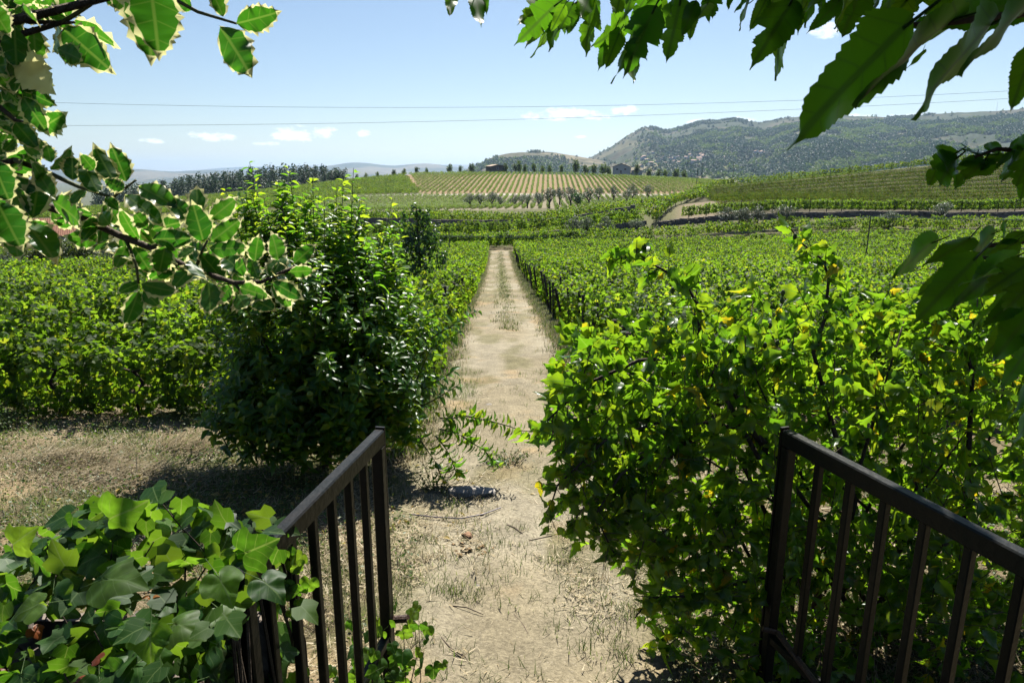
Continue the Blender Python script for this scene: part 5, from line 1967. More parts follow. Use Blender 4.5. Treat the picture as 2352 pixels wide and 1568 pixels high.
# along the drawn branches
for (p3, rd) in BR3[:8]:
    for i in range(1, len(p3) - 1):
        seg = p3[i + 1] - p3[i]
        L = np.linalg.norm(seg)
        m_ = max(3, int(L / .022))
        frac = i / (len(p3) - 1)
        for j in range(m_):
            if rng.random() < .12 + .85 * frac:
                p = p3[i] + seg * (j + rng.random()) / m_
                d = rng.normal(0, 1, 3) + seg / L
                d /= np.linalg.norm(d)
                ln = rng.uniform(.05, .16)
                tw.tube([p, p + d * ln], [.003, .002], 4)
                twig_leaves(p, d, ln, int(rng.integers(2, 4)), .092)
ntw = 0
tries = 0
while ntw < 1550 and tries < 40000:
    tries += 1
    x, y = rng.uniform(1200, 2480), rng.uniform(640, 1690)
    if not inpoly(x - (45 if x < 1500 else 0), y):
        continue
    far_ = np.interp(x, [1200, 1500, 1900, 2400], [4.3, 4.6, 5.2, 5.6])
    dp = rng.uniform(3.75, far_) if x < 1780 else rng.uniform(3.95, far_)
    p = Q(x, y, dp)
    if p[2] < g1(p[0], p[1]) + .05:
        continue
    d = np.array([rng.normal(-.25, .7), rng.normal(-.2, .6), rng.normal(.15, .7)])
    d /= np.linalg.norm(d)
    ln = rng.uniform(.10, .26)
    tw.tube([p - d * .06, p + d * ln], [.0035, .002], 4)
    twig_leaves(p, d, ln, int(rng.integers(5, 8)), .10)
    ntw += 1


def hib_w(s):
    def f(t):
        b_ = .34 * (min(t / .28, 1)) ** .55 * (1 - max(0, (t - .28) / .72) ** 1.15)
        if .30 < t < .46:
            b_ *= 1.0 + .28 * (t - .30) / .16
        elif .46 <= t < .60:
            b_ *= .74 + .3 * (t - .46) / .14
        return b_ + .004
    return f


T_hib = [strip_leaf(hib_w(s), hib_w(s + 1), 11, .15 + .12 * s, .1 + .22 * s, teeth=5, tamp=.2, seed=s, back=.05, wave=.05) for s in range(5)]
T_hib_lo = [strip_leaf(hib_w(s), hib_w(s + 1), 8, .15 + .12 * s, .1 + .22 * s, teeth=4, tamp=.2, seed=s, back=.05, wave=.05) for s in range(5)]
HM = [mk(t_, 'leaf', [M_hib], pet=.3) for t_ in T_hib]
grow(hib, P, N, A, S, T_hib_lo, HM, M_hib, 300, rng)
part('twigs', tw, M_twig_brown, hib)
for k, (px, py, dp) in enumerate(((2552, 985, 3.8), (2578, 988, 3.8), (3132, 1170, 4.0), (3128, 1200, 4.0), (3330, 1020, 4.0), (3180, 945, 4.0), (3010, 1390, 4.05), (3060, 1380, 4.05), (3110, 1370, 4.05), (3280, 1320, 4.0), (3340, 1350, 4.0),
                                  (2690, 1160, 3.85), (2480, 1030, 3.8), (2420, 1380, 3.9), (2440, 1660, 3.9), (3080, 1300, 4.0))):
    p = S4(px, py, dp)
    mb = MB(); h_ = .011
    mb.tube([p + (0, 0, -.022), p + (0, 0, -.012), p, p + (0, 0, .012), p + (0, 0, .02)], [.004, h_, h_ * 1.2, h_ * .8, .002], 8)
    part('bud', mb, M_bud, hib, smooth=True)
# ================================================================== HOLLY (upper left)


def holly_leaf(seed, ns=6, wid=.30, cream=.72, allcream=False):
    r = np.random.default_rng(seed)
    m = ns * 2 + 1
    V, U, F, fm = [], [], [], []
    for i in range(m + 1):
        t = i / m
        env = wid * max(math.sin(math.pi * min(t ** .85, 1)), 0) ** .75
        spine = (i % 2 == 1)
        row = []
        for sd in (-1, 1):
            k = 1.15 + r.uniform(-.06, .12) if spine else .93 + r.uniform(-.05, .05)
            xo = env * k
            yo = t + (.035 if spine else -.005)
            inn = env * (cream + .06 + r.uniform(-.12, .1))
            zo = .22 * xo - .16 * t * t + (.055 if spine else -.03) * (1 if (i // 2 + (sd > 0)) % 2 else -.6)
            row.append(((sd * xo, yo, zo), (sd * inn, t, .22 * inn - .16 * t * t)))
        if i == m:
            row = [((0, 1.08, -.18), (0, 1.0, -.16))] * 2
        V += [row[0][0], row[0][1], (0, t, -.16 * t * t - .01), row[1][1], row[1][0]]
    V = np.array(V)
    U = V[:, :2].copy()
    for i in range(m):
        for k in range(4):
            a = i * 5 + k
            F += [(a, a + 1, a + 6), (a, a + 6, a + 5)]
            g = 0 if k in (1, 2) else 1
            if allcream or i >= m - 1:
                g = 1
            fm += [g, g]
    return mesh_np('leaf', V, np.array(F), uv=U, smooth=True, mats=[M_hgreen, M_hcream], fm=fm)


HL = [holly_leaf(s, 5 + s % 3, .27 + .03 * (s % 3), .70 + .05 * (s % 4)) for s in range(7)]
HLC = holly_leaf(50, 6, .3, .5, True)
rng = np.random.default_rng(41)
hol = thing('holly_tree', 'variegated holly with cream-edged spiny leaves reaching in from the upper left', 'holly', (-1.75, 1.1, 0.0))
HLIST = [(289, 92, 457, 157), (253, 115, 396, 243), (230, 195, 323, 237), (57, 103, 65, 260), (134, 107, 142, 245), (237, 107, 239, 188), (88, 38, 160, 80), (268, 70, 262, -40), (264, 80, 185, 40),
         (946, 95, 1092, 60), (880, 107, 1000, 280), (893, 68, 850, -45), (770, 40, 700, -30), (410, -20, 505, 32), (500, -50, 470, 35), (84, 360, 155, 325), (126, 375, 203, 413), (8, 345, 100, 443), (92, 387, 168, 508),
         (160, 515, 235, 473), (60, 490, 134, 575), (15, 440, 55, 525), (-10, 480, 24, 530), (160, 330, 205, 340), (-10, 170, 42, 226), (29, 690, 142, 615), (100, 600, 155, 580), (8, 710, 140, 764), (130, 871, 155, 726),
         (186, 745, 148, 665), (207, 802, 330, 875), (203, 680, 281, 618), (205, 650, 188, 585), (290, 722, 290, 634), (394, 772, 330, 665), (460, 730, 387, 618), (505, 726, 460, 610), (375, 680, 335, 630), (555, 745, 680, 802),
         (500, 780, 632, 868), (497, 757, 435, 728), (482, 898, 417, 820), (555, 960, 482, 860), (590, 913, 540, 856), (318, 886, 392, 952), (100, 886, 205, 995), (275, 868, 240, 912), (57, 745, 90, 855), (765, 890, 685, 792),
         (792, 863, 785, 756), (841, 877, 928, 808), (814, 966, 779, 837), (845, 966, 944, 890), (837, 993, 975, 997), (828, 1015, 908, 1046), (609, 957, 752, 953), (609, 917, 720, 890), (1020, 1046, 1028, 957), (1113, 1040, 1100, 953),
         (1176, 1055, 1245, 988), (1082, 1109, 1131, 1028), (1033, 1113, 997, 1037), (1158, 1086, 1243, 1086), (1091, 1127, 1194, 1185), (832, 1127, 850, 1243), (921, 1144, 877, 1202), (1011, 1198, 1078, 1225), (960, 1150, 1045, 1180),
         (950, 1180, 985, 1234), (553, 1135, 488, 1160), (565, 1135, 690, 1171), (553, 1165, 518, 1284), (575, 1160, 625, 1215), (535, 987, 595, 1076), (640, 1010, 700, 1085), (660, 985, 640, 1080), (760, 1040, 800, 1120),
         (700, 1000, 640, 970), (780, 990, 720, 1020), (900, 1030, 960, 1075), (930, 1090, 990, 1050), (690, 1060, 640, 1110), (455, 965, 500, 1040), (505, 985, 470, 1060), (585, 880, 610, 960), (245, 905, 215, 850), (420, 790, 470, 830),
         (340, 760, 290, 800), (440, 900, 400, 850), (40, 900, 70, 1010), (160, 640, 120, 560), (150, 690, 200, 760), (60, 560, 20, 600)]
NLIST = [(600, -70, 640, 205, .82, .5), (585, -60, 613, 226, .95, 0), (-10, 810, 78, 985, .85, .5), (-30, 640, 30, 800, .9, .4), (-40, 20, 30, 130, .9, .3)]
for k, (a, b, c, d) in enumerate(HLIST):
    dp = 1.14 + rng.uniform(-.05, .06)
    B_, E_ = S4(a, b, dp), S4(c, d, dp + rng.uniform(-.03, .02))
    ln = np.linalg.norm(E_ - B_)
    me = HL[k % 7]
    nv = CAM - B_; nv = nv / np.linalg.norm(nv)
    nrm = nv * rng.choice([1, 1, -1]) + rng.normal(0, .38, 3)
    leaf_obj(me, B_, E_ - B_, nrm, ln * 1.18, hol, w=max(1.0, min(1.15, .05 / ln)) * rng.uniform(.9, 1.06))
for (a, b, c, d, dp, up) in NLIST:
    B_, E_ = S4(a, b, dp), S4(c, d, dp)
    leaf_obj(HL[2], B_, E_ - B_, CAM - B_ + rng.normal(0, .1, 3), np.linalg.norm(E_ - B_), hol, w=1.05)
B_, E_ = S4(80, 255, 1.1), S4(222, 378, 1.08)
leaf_obj(HLC, B_, E_ - B_, CAM - B_, np.linalg.norm(E_ - B_) * .8, hol, w=1.1)
B_, E_ = S4(95, 250, 1.12), S4(190, 270, 1.1)
leaf_obj(HLC, B_, E_ - B_, CAM - B_ + rng.normal(0, .2, 3), np.linalg.norm(E_ - B_) * .9, hol, w=1.2)
# random filling leaves round the branches and along the left edge
HB = [([(-140, 600), (60, 740), (200, 830), (329, 871), (482, 944), (600, 990), (734, 1060), (860, 1105), (935, 1131), (1046, 1127), (1176, 1069)], .008, .003),
      ([(60, 640), (190, 690), (310, 745), (450, 790), (545, 720)], .005, .002), ([(-90, 20), (0, 50), (115, 88), (264, 92), (300, 90)], .006, .002), ([(250, 90), (330, 40), (420, -20)], .004, .003),
      ([(640, -60), (702, 0), (791, 48), (880, 75), (946, 95)], .004, .002), ([(-120, 200), (20, 300), (100, 370), (170, 400)], .006, .002), ([(-120, 380), (0, 430), (60, 480), (130, 500)], .006, .002),
      ([(500, 950), (545, 1060), (555, 1135)], .003, .002), ([(780, 1080), (810, 1000), (830, 960)], .003, .002), ([(-60, 560), (30, 690), (90, 700)], .005, .002), ([(935, 1131), (960, 1160), (1011, 1198)], .003, .002),
      ([(600, 990), (700, 950), (790, 900)], .003, .002)]
for (pl, r0_, r1_) in HB:
    pts = [S4(a, b, 1.16) for a, b in pl]
    mb = MB(); mb.tube(pts, np.linspace(r0_, r1_, len(pts)).tolist(), 7)
    part('branch', mb, M_twig if r0_ < .006 else M_twig_brown, hol, smooth=True)


def fill(n, fx, dp0, dp1):
    for k in range(n):
        a, b = fx()
        dp = rng.uniform(dp0, dp1)
        B_ = S4(a, b, dp)
        d = rng.normal(0, 1, 3) + np.array([.3, 0, -.2])
        nrm = (CAM - B_) + rng.normal(0, .8, 3)
        leaf_obj(HL[int(rng.integers(0, 7))], B_, d, nrm, rng.uniform(.04, .06), hol, w=1.08)


fill(62, lambda: (rng.uniform(-60, 95), rng.uniform(-20, 520)), 1.12, 1.3)
fill(22, lambda: (rng.uniform(-40, 330), rng.uniform(-40, 90)), 1.14, 1.3)
fill(14, lambda: (rng.uniform(-40, 110), rng.uniform(600, 960)), 1.15, 1.3)


def along():
    pl = HB[0][0][3:]
    i = int(rng.integers(0, len(pl) - 1)); f = rng.random()
    return (pl[i][0] + (pl[i + 1][0] - pl[i][0]) * f + rng.normal(0, 28), pl[i][1] + (pl[i + 1][1] - pl[i][1]) * f + rng.normal(-12, 30))


fill(34, along, 1.15, 1.26)
# the crown goes on above and beside the frame and shades what stands below it
hp_ = []
while len(hp_) < 900:
    B_ = np.array([rng.uniform(-2.6, -.6), rng.uniform(-.8, 2.0), 2.73 + rng.uniform(.5, 1.7)])
    if B_[2] - 2.73 < .26 * max(B_[1], 0) + .25:
        continue
    hp_.append(B_)
T_holly_lo = [strip_leaf(lambda t: .3 * math.sin(math.pi * t) + .01, lambda t: .3 * math.sin(math.pi * t) + .01, 5, .2, .15, teeth=3, tamp=.2)]
while len(hp_) < 3600:  # unseen leaves added towards the sun to shade the front of the ivy
    B_ = np.array([rng.uniform(-3.4, -.7), rng.uniform(2.3, 4.3), 2.73 + rng.uniform(1.0, 2.9)])
    if B_[2] - 2.73 < .25 * B_[1] + .32:
        continue
    hp_.append(B_)
nh = len(hp_)
me = cloud('foliage', np.array(hp_), rng.normal(0, .7, (nh, 3)) + np.array([0, 0, 1]), rng.uniform(.06, .10, nh), T_holly_lo, rng, M_hgreen, org=tuple(hol.location))
o = link('foliage', me, hol); o['kind'] = 'stuff'
mb = MB()
mb.tube([(-1.75, 1.05, -.1), (-1.8, 1.1, 1.2), (-1.7, 1.15, 2.4), (-1.6, 1.2, 3.4)], [.06, .05, .04, .02], 8)
for (pl, r0_, r1_) in HB[:7]:
    p = S4(pl[0][0], pl[0][1], 1.16)
    mb.tube([(-1.75, 1.12, max(.4, p[2] - .4)), (p[0] * .6 - .7, p[1] * .6 + .45, p[2] - .12), p], [.02, .012, r0_], 6)
part('trunk', mb, M_bark, hol, smooth=True)
p = S4(288, 798, 1.12)
mb = MB(); mb.tube([p + (-.008, 0, 0), p + (-.006, 0, 0), p, p + (.006, 0, 0), p + (.008, 0, 0)], [.002, .0055, .0075, .0055, .002], 9)
part('berry', mb, M_berry, hol, smooth=True)

# ================================================================== MULBERRY (upper right)


def mul_w(kind, side):
    def f(t):
        b_ = .21 * min(t / .16, 1) ** .5 * (1 - max(0, (t - .16) / .84) ** 1.5) if t < .84 else .21 * (1 - (.68 / .84) ** 1.5) * max(0.0, 1 - (t - .84) / .16) ** 2.4
        if kind == 1 or (kind == 2 and side):
            if .22 < t < .40:
                b_ *= 1 + .32 * (t - .22) / .18
            elif .40 <= t < .52:
                b_ *= .42 + .5 * ((t - .40) / .12) ** 1.0
            elif .52 <= t < .62:
                b_ *= .92 + .28 * (t - .52) / .10
            elif .62 <= t < .72:
                b_ *= .66 + .3 * (t - .62) / .10
        return b_ + .003
    return f


T_mul = [strip_leaf(mul_w(k, 1), mul_w(k, 0 if k == 2 else 1), 44, .20, .06, teeth=17, tamp=.085, seed=s, back=.10, wave=.03, push=.012) for s, k in enumerate((0, 1, 2, 0, 1))]
MM = [mk(t_, 'leaf', [M_mul], pet=.2) for t_ in T_mul]
rng = np.random.default_rng(51)
mul = thing('mulberry_tree', 'mulberry with long lobed leaves hanging in from the upper right', 'mulberry tree', (2.3, .6, 0.0))
# base, tip, depth, leaf kind
ML = [(1807, -25, 1798, 73, 2.0, 0), (1903, -33, 1918, 119, 2.0, 0), (1935, -20, 1947, 57, 2.05, 0), (2190, 8, 2064, 110, 1.95, 1), (2220, 23, 2056, 180, 1.9, 1), (2180, 65, 2102, 200, 1.95, 0), (2200, 96, 2133, 233, 1.9, 0),
      (2260, 19, 2182, 207, 1.9, 1), (2255, 30, 2200, 134, 1.85, 0), (2290, 20, 2232, 133, 1.9, 1), (2297, 46, 2263, 145, 1.9, 2), (2370, 8, 2332, 230, 1.9, 1), (2362, -20, 2316, 80, 1.85, 0), (2378, 5, 2389, 107, 1.95, 0),
      (2485, -30, 2454, 96, 1.9, 0), (2535, -40, 2500, 84, 1.85, 0), (2504, 103, 2358, 184, 1.85, 1), (2462, 115, 2389, 291, 1.85, 0), (2477, 134, 2416, 283, 1.82, 2), (2546, 103, 2462, 341, 1.85, 1), (2611, 50, 2492, 314, 1.8, 1),
      (2538, 214, 2523, 341, 1.85, 0), (2630, 11, 2554, 153, 1.9, 1), (2561, 199, 2584, 249, 1.9, 0), (2719, 18, 2665, 256, 1.85, 1), (2698, -20, 2675, 60, 1.8, 0), (2779, 18, 2725, 155, 1.8, 0), (2829, 18, 2770, 104, 1.85, 2),
      (2770, 45, 2760, 168, 1.85, 0), (2856, -28, 2847, 83, 1.85, 1), (2820, 0, 2838, 95, 1.9, 0), (2927, -28, 2907, 46, 1.85, 0), (2996, -16, 2933, 48, 1.8, 0), (2996, 12, 2944, 122, 1.8, 0), (3064, 0, 2996, 131, 1.8, 0),
      (3160, 18, 2999, 286, 1.72, 2), (3127, 119, 3091, 324, 1.75, 1), (3213, -25, 3195, 143, 1.75, 0), (3284, -28, 3290, 68, 1.75, 0), (2650, -30, 2560, 120, 1.95, 1), (2590, -20, 2520, 90, 2.0, 1), (2740, -40, 2640, 100, 1.9, 1),
      (3340, -15, 3308, 55, 1.7, 0), (3405, -15, 3375, 80, 1.7, 2), (3505, -30, 3508, 44, 1.6, 0), (3690, -20, 3660, 40, 1.5, 0), (3790, -25, 3690, 68, 1.4, 0), (3100, -20, 3070, 60, 1.8, 1), (3140, -10, 3110, 90, 1.8, 0),
      (3625, 102, 3113, 606, .95, 0), (3820, 72, 3392, 402, 1.0, 0), (3972, 89, 3612, 462, .92, 0), (4180, -50, 3812, 288, .9, 0), (4060, 20, 3640, 100, 1.05, 0), (4100, 10, 3830, 60, 1.1, 0), (3693, 203, 3625, 284, 1.5, 0),
      (4130, 200, 4040, 457, 1.0, 0), (4000, -20, 3850, 30, 1.3, 1), (3900, -40, 3800, 30, 1.4, 0), (4110, 60, 3960, 120, 1.2, 1),
      (3902, 632, 3816, 764, 1.55, 1), (3821, 615, 3712, 690, 1.55, 1), (3747, 678, 3712, 752, 1.55, 0), (3821, 638, 3738, 752, 1.53, 1), (3999, 592, 3925, 585, 1.55, 0), (4040, 615, 3976, 678, 1.5, 0), (3930, 620, 3860, 590, 1.55, 1),
      (3940, 640, 3850, 730, 1.5, 2), (4090, 600, 4015, 735, 1.5, 1), (4110, 560, 4022, 592, 1.5, 0), (4060, 590, 4040, 700, 1.5, 0), (4110, 640, 4060, 760, 1.45, 1), (3990, 620, 3920, 690, 1.5, 1), (4110, 690, 4080, 800, 1.45, 0),
      (3732, 968, 3557, 1108, 1.35, 0), (3879, 953, 3689, 1080, 1.35, 0), (3968, 936, 3873, 1028, 1.35, 0), (4096, 930, 3988, 988, 1.35, 0), (4060, 970, 3950, 1040, 1.35, 0), (3990, 985, 3900, 1050, 1.4, 0), (4020, 890, 4010, 960, 1.4, 0),
      (3902, 1034, 3632, 1315, 1.1, 0), (4045, 1034, 3781, 1240, 1.08, 0), (3821, 1080, 3649, 1195, 1.12, 0), (4120, 1050, 3900, 1200, 1.05, 2), (4110, 1150, 3920, 1330, 1.05, 0), (4130, 1240, 3960, 1460, 1.05, 0), (4020, 1180, 3860, 1330, 1.1, 0),
      (4140, 1350, 4000, 1560, 1.05, 1), (4140, 1480, 4040, 1700, 1.05, 0), (4060, 1300, 3930, 1420, 1.1, 0), (4150, 1600, 4060, 1800, 1.05, 0), (4000, 1090, 3830, 1130, 1.05, 0), (4130, 1130, 4010, 1260, 1.0, 1)]
rm = np.random.default_rng(77)
for k in range(26):
    a, b = rm.uniform(3250, 4120), rm.uniform(-90, 10)
    ML.append((a, b, a - rm.uniform(30, 150), b + rm.uniform(90, 190), rm.uniform(1.15, 1.7), int(rm.integers(0, 2))))
for k, (a, b, c, d, dp, kd) in enumerate(ML):
    B_, E_ = S4(a, b, dp + rng.uniform(-.03, .03)), S4(c, d, dp - rng.uniform(.0, .06))
    ln = np.linalg.norm(E_ - B_)
    cands = {0: (0, 3), 1: (1, 4), 2: (2,)}[kd]
    nv = CAM - B_; nv /= np.linalg.norm(nv)
    leaf_obj(MM[cands[k % len(cands)]], B_, E_ - B_, -nv * .8 + rng.normal(0, .35, 3), ln * 1.02, mul, w=rng.uniform(.9, 1.1) * ((.92 if dp < 1.3 else 1.25) if kd else (.82 if dp < 1.2 else .95)))
# canopy that shades the gate: above the frame, towards the sun
nc = 0
while nc < 90:
    B_ = np.array([rng.uniform(.45, 3.4), rng.uniform(.7, 4.4), 2.73 + rng.uniform(.75, 2.3)])
    if B_[2] - 2.73 < .25 * B_[1] + .3:
        continue
    nc += 1
    leaf_obj(MM[int(rng.integers(0, 5))], B_, rng.normal(0, 1, 3) + np.array([0, 0, -.6]), rng.normal(0, .5, 3) + np.array([0, 0, 1]), rng.uniform(.15, .24), mul, w=1.15)
# leaves added out of frame along the sun direction to darken the corner leaves
for (a, b, c, d, dp, kd) in ML:
    if a < 3560 or (530 < b < 800):
        continue
    for q in range(3):
        f = rng.uniform(0.1, 1.0)
        p = S4(a + (c - a) * f, b + (d - b) * f, dp)
        t_ = rng.uniform(.45, 1.3)
        p = p + np.array(SUN) * t_ + rng.normal(0, .04, 3)
        if p[2] - 2.73 < .25 * p[1] + .12:
            continue
        A_l = rng.normal(0, 1, 3) + np.array([0, 0, -.3])
        A_l /= np.linalg.norm(A_l)
        leaf_obj(MM[int(rng.integers(0, 5))], p - A_l * .11, A_l, np.array(SUN) + rng.normal(0, .25, 3), rng.uniform(.18, .25), mul, w=1.5)
# unseen crown over and behind the viewer, enlarged to block sky light
T_mul_lo = [strip_leaf(mul_w(k, 1), mul_w(k, 1), 8, .30, .1, seed=k) for k in (0, 1)]
cr = []
while len(cr) < 5200:
    d = rng.normal(size=3); d /= np.linalg.norm(d)
    p = np.array([2.0, .6, 5.0]) + d * np.array([3.4, 4.6, 1.9]) * rng.uniform(.5, 1) ** .5
    if p[1] > .1 and p[2] - 2.73 < .25 * p[1] + .3:
        continue
    if p[1] > .1 and p[0] < .15 + .2 * p[1]:
        continue
    if p[1] > 4.9 or p[2] < 3.35 or abs(p[0]) < .6 and p[2] < 3.9:
        continue
    cr.append(p)
while len(cr) < 8400:  # denser leaves added above the frame to keep its corner in shade
    p = np.array([rng.uniform(.25, 2.2), rng.uniform(.7, 2.9), rng.uniform(3.25, 4.3)])
    if p[2] - 2.73 < .25 * p[1] + .22 or p[0] < .15 + .2 * p[1]:
        continue
    cr.append(p)
cr = np.array(cr)
me = cloud('foliage', cr, rng.normal(0, .7, (len(cr), 3)) + np.array([0, 0, 1]), rng.uniform(.2, .32, len(cr)), T_mul_lo, rng, M_mul, org=tuple(mul.location), droop=.4, wx=1.35)
o = link('foliage', me, mul); o['kind'] = 'stuff'
MBR = [([(2.3, .6, 0.0), (2.25, .7, 1.6), (2.1, .9, 3.0), (1.7, 1.4, 3.9)], .09, .05), ([(2.1, .9, 3.0), (1.5, 1.8, 3.7), (.8, 2.0, 3.75), (.25, 2.05, 3.5)], .04, .006), ([(2.15, .8, 2.6), (1.9, 1.5, 3.4), (2.0, 2.8, 4.3), (1.9, 4.0, 4.9)], .04, .012)]
for pl, r0_, r1_ in MBR:
    mb = MB(); mb.tube(pl, np.linspace(r0_, r1_, len(pl)).tolist(), 8); part('limb', mb, M_bark, mul, smooth=True)
for pl, dp in (([(4500, 640), (4096, 606), (3990, 596), (3900, 628)], 1.52), ([(4500, 900), (4096, 965), (3936, 985), (3821, 988)], 1.38), ([(4400, 0), (4050, 60), (3800, 90), (3625, 100)], 1.0), ([(3200, -60), (3165, 20), (3140, 80), (3128, 118)], 1.75),
               ([(2720, -60), (2640, 0), (2560, 90)], 1.9), ([(2400, -50), (2300, 20), (2220, 30)], 1.95), ([(4400, 1080), (4150, 1060), (3930, 1030)], 1.12)):
    mb = MB(); mb.tube([S4(a, b, dp) for a, b in pl], np.linspace(.008, .003, len(pl)).tolist(), 6); part('twig', mb, M_twig_brown, mul, smooth=True)

# ================================================================== GROUND DETAIL
rng = np.random.default_rng(61)


def near_ground(n, x0, x1, y0, y1, f=None):
    x, y = rng.uniform(x0, x1, n * 4), y0 + (y1 - y0) * rng.random(n * 4) ** 1.35
    k = np.abs(x - .05) < .80 * y + .8
    if f is not None:
        k &= rng.random(n * 4) < f(x, y)
    x, y = x[k][:n], y[k][:n]
    dp_ = np.abs(x - xc(y))
    return x, y, G(x, y) + np.where(dp_ < 1.1, .03, .01)


def stuff(name, label, P, N, A, S, tm, mat, cat, wx=1.0):
    me = cloud(name, P, N, S, tm, rng, mat, axis=A, wx=wx)
    return tag(link(name, me), label, cat, kind='stuff')


# loose straw lying on the ground
def straw_den(x, y):
    d_ = np.abs(x - xc(y))
    return np.clip(sstep(.40, .60, fbm(x * .9, y * .9, 21)) * .9 + .16, 0, 1) * np.where(d_ < 1.0, (.15 + .85 * sstep(9, 6, y)) * (.12 + sstep(.46, .6, fbm(x * 2.2, y * 2.2, 83))), np.where((x < -1.8) & (y > 4.6), .38, 1.0))


x, y, z = near_ground(62000, -9, 6, 2.2, 13, straw_den)
n = len(x)
a = rng.uniform(0, 6.28, n)
stuff('loose_straw', 'loose dry straw strewn over the near ground', np.c_[x, y, z + rng.uniform(0, .025, n)], np.c_[rng.normal(0, .3, n), rng.normal(0, .3, n), np.ones(n)],
      np.c_[np.cos(a), np.sin(a), rng.normal(.06, .15, n)], rng.uniform(.025, .12, n), [BLADE], M_straw, 'straw', wx=1.25)
# standing dry grass tufts and green grass tufts
TUFT = {}


def tufts(name, label, n, den, hs, mat, x0=-9, x1=6, y0=2.2, y1=14, blades=16, spread=.06, lean=.55, cat='grass'):
    x, y, z = near_ground(n, x0, x1, y0, y1, den)
    m = len(x)
    X = np.repeat(x, blades) + rng.normal(0, spread, m * blades)
    Y = np.repeat(y, blades) + rng.normal(0, spread, m * blades)
    Z = np.repeat(z, blades)
    a = rng.uniform(0, 6.28, m * blades)
    ln = rng.uniform(.1, lean, m * blades)
    ax = np.c_[np.cos(a) * ln, np.sin(a) * ln, np.ones(m * blades)]
    nn_ = np.c_[np.cos(a), np.sin(a), -ln]
    stuff(name, label, np.c_[X, Y, Z], nn_, ax, np.repeat(rng.uniform(.6, 1.3, m), blades) * rng.uniform(hs[0], hs[1], m * blades), [BLADE], mat, cat)


offpath = lambda x, y: (np.abs(x - xc(y)) > 1.0 + .3 * np.sin(y * 2)) * sstep(.44, .6, fbm(x * .8 + 3, y * .8, 31)) + .02
tufts('dry_grass', 'tufts of dry yellow grass on the near ground', 1700, offpath, (.04, .13), M_straw, lean=1.2)
greend = lambda x, y: np.where(np.abs(x - xc(y)) > .6, 1, .45 * sstep(9, 6, y)) * sstep(.40, .56, fbm(x * 1.7, y * 1.7, 33)) * .9 + .05
tufts('green_grass', 'low green grass growing through the straw', 6500, greend, (.035, .10), M_grass, lean=1.1)
# strips of grass along the track and between its ruts
ys_ = 8 + 78 * rng.random(9000) ** 1.25
sd_ = rng.choice([-1, 1, 0], len(ys_), p=[.46, .46, .08])
xs_ = xc(ys_) + sd_ * rng.normal(1.52, .17, len(ys_)) + (sd_ == 0) * rng.normal(.05, .2, len(ys_))
kp = (sd_ != 0) | (ys_ > 20)
xs_, ys_ = xs_[kp], ys_[kp]
b_ = 8
X = np.repeat(xs_, b_) + rng.normal(0, .07, len(xs_) * b_); Y = np.repeat(ys_, b_) + rng.normal(0, .1, len(xs_) * b_)
a = rng.uniform(0, 6.28, len(X)); ln = rng.uniform(.1, .9, len(X))
stuff('track_grass', 'thin grass along the edges and middle of the dirt track', np.c_[X, Y, G(X, Y) + .03], np.c_[np.cos(a), np.sin(a), -ln], np.c_[np.cos(a) * ln, np.sin(a) * ln, np.ones(len(X))], rng.uniform(.05, .17, len(X)), [BLADE], M_grass, 'grass', wx=2.0)
X = X + rng.normal(0, .14, len(X)); Y = Y + rng.normal(0, .3, len(X))
stuff('dry_track_grass', 'dry straw-coloured grass along the edges of the dirt track', np.c_[X, Y, G(X, Y) + .03], np.c_[np.sin(a), np.cos(a), -ln], np.c_[np.sin(a) * ln, np.cos(a) * ln, np.ones(len(X))], rng.uniform(.04, .14, len(X)), [BLADE], M_straw, 'grass', wx=2.0)
# small-leaved weeds
wden = lambda x, y: (np.abs(x - xc(y)) > .9) * sstep(.50, .62, fbm(x * .9 + 8, y * .9, 47)) + .6 * ((x < -1.8) & (y > 4.6)) + .5 * ((x > .9) & (y < 3.6) & (x < 2.2))
x, y, z = near_ground(42000, -9, 5, 2.3, 11.5, wden)
n = len(x)
stuff('low_weeds', 'mat of small-leaved weeds over the near ground', np.c_[x, y, z + rng.random(n) ** 2 * .13], rng.normal(0, .6, (n, 3)) + np.array([0, 0, .9]), rng.normal(0, 1, (n, 3)), rng.uniform(.016, .042, n), T_quad, M_weed, 'weeds')
# heaps of cut hay on the left
for i, (px, py, w_, h_, lab) in enumerate(((150, 1062, .55, .14, 'small heap of pale dry hay on the left ground, nearest the left edge'), (300, 1095, .6, .10, 'flattened pale hay swath below the small heap'), (430, 1030, .35, .07, 'little tuft of dry hay before the vines'))):
    c_ = onz(px, py, 0)
    for _ in range(8):
        c_ = onz(px, py, g1(c_[0], c_[1]))
    m = 1500
    rr_ = rng.normal(0, 1, (m, 2)) * np.array([w_, w_ * .45])
    hz = h_ * np.exp(-.5 * (rr_ / np.array([w_, w_ * .45]) ** 1) ** 2).prod(1)
    X, Y = c_[0] + rr_[:, 0], c_[1] + rr_[:, 1]
    a = rng.normal(.2, .7, m)
    me = cloud('hay', np.c_[X, Y, G(X, Y) + hz * rng.uniform(.5, 1.1, m) + .01] - c_, rng.normal(0, .35, (m, 3)) + np.array([0, 0, 1]), rng.uniform(.12, .34, m), [BLADE], rng, M_straw, axis=np.c_[np.cos(a), np.sin(a), rng.normal(0, .2, m)], wx=.55)
    o = link('hay_heap', me, None, tuple(c_))
    tag(o, lab, 'hay')
    o['kind'] = 'stuff'
# leafy weed clumps


def onground(px, py):
    c_ = onz(px, py, 0)
    for _ in range(10):
        c_ = onz(px, py, g1(c_[0], c_[1]))
    return c_


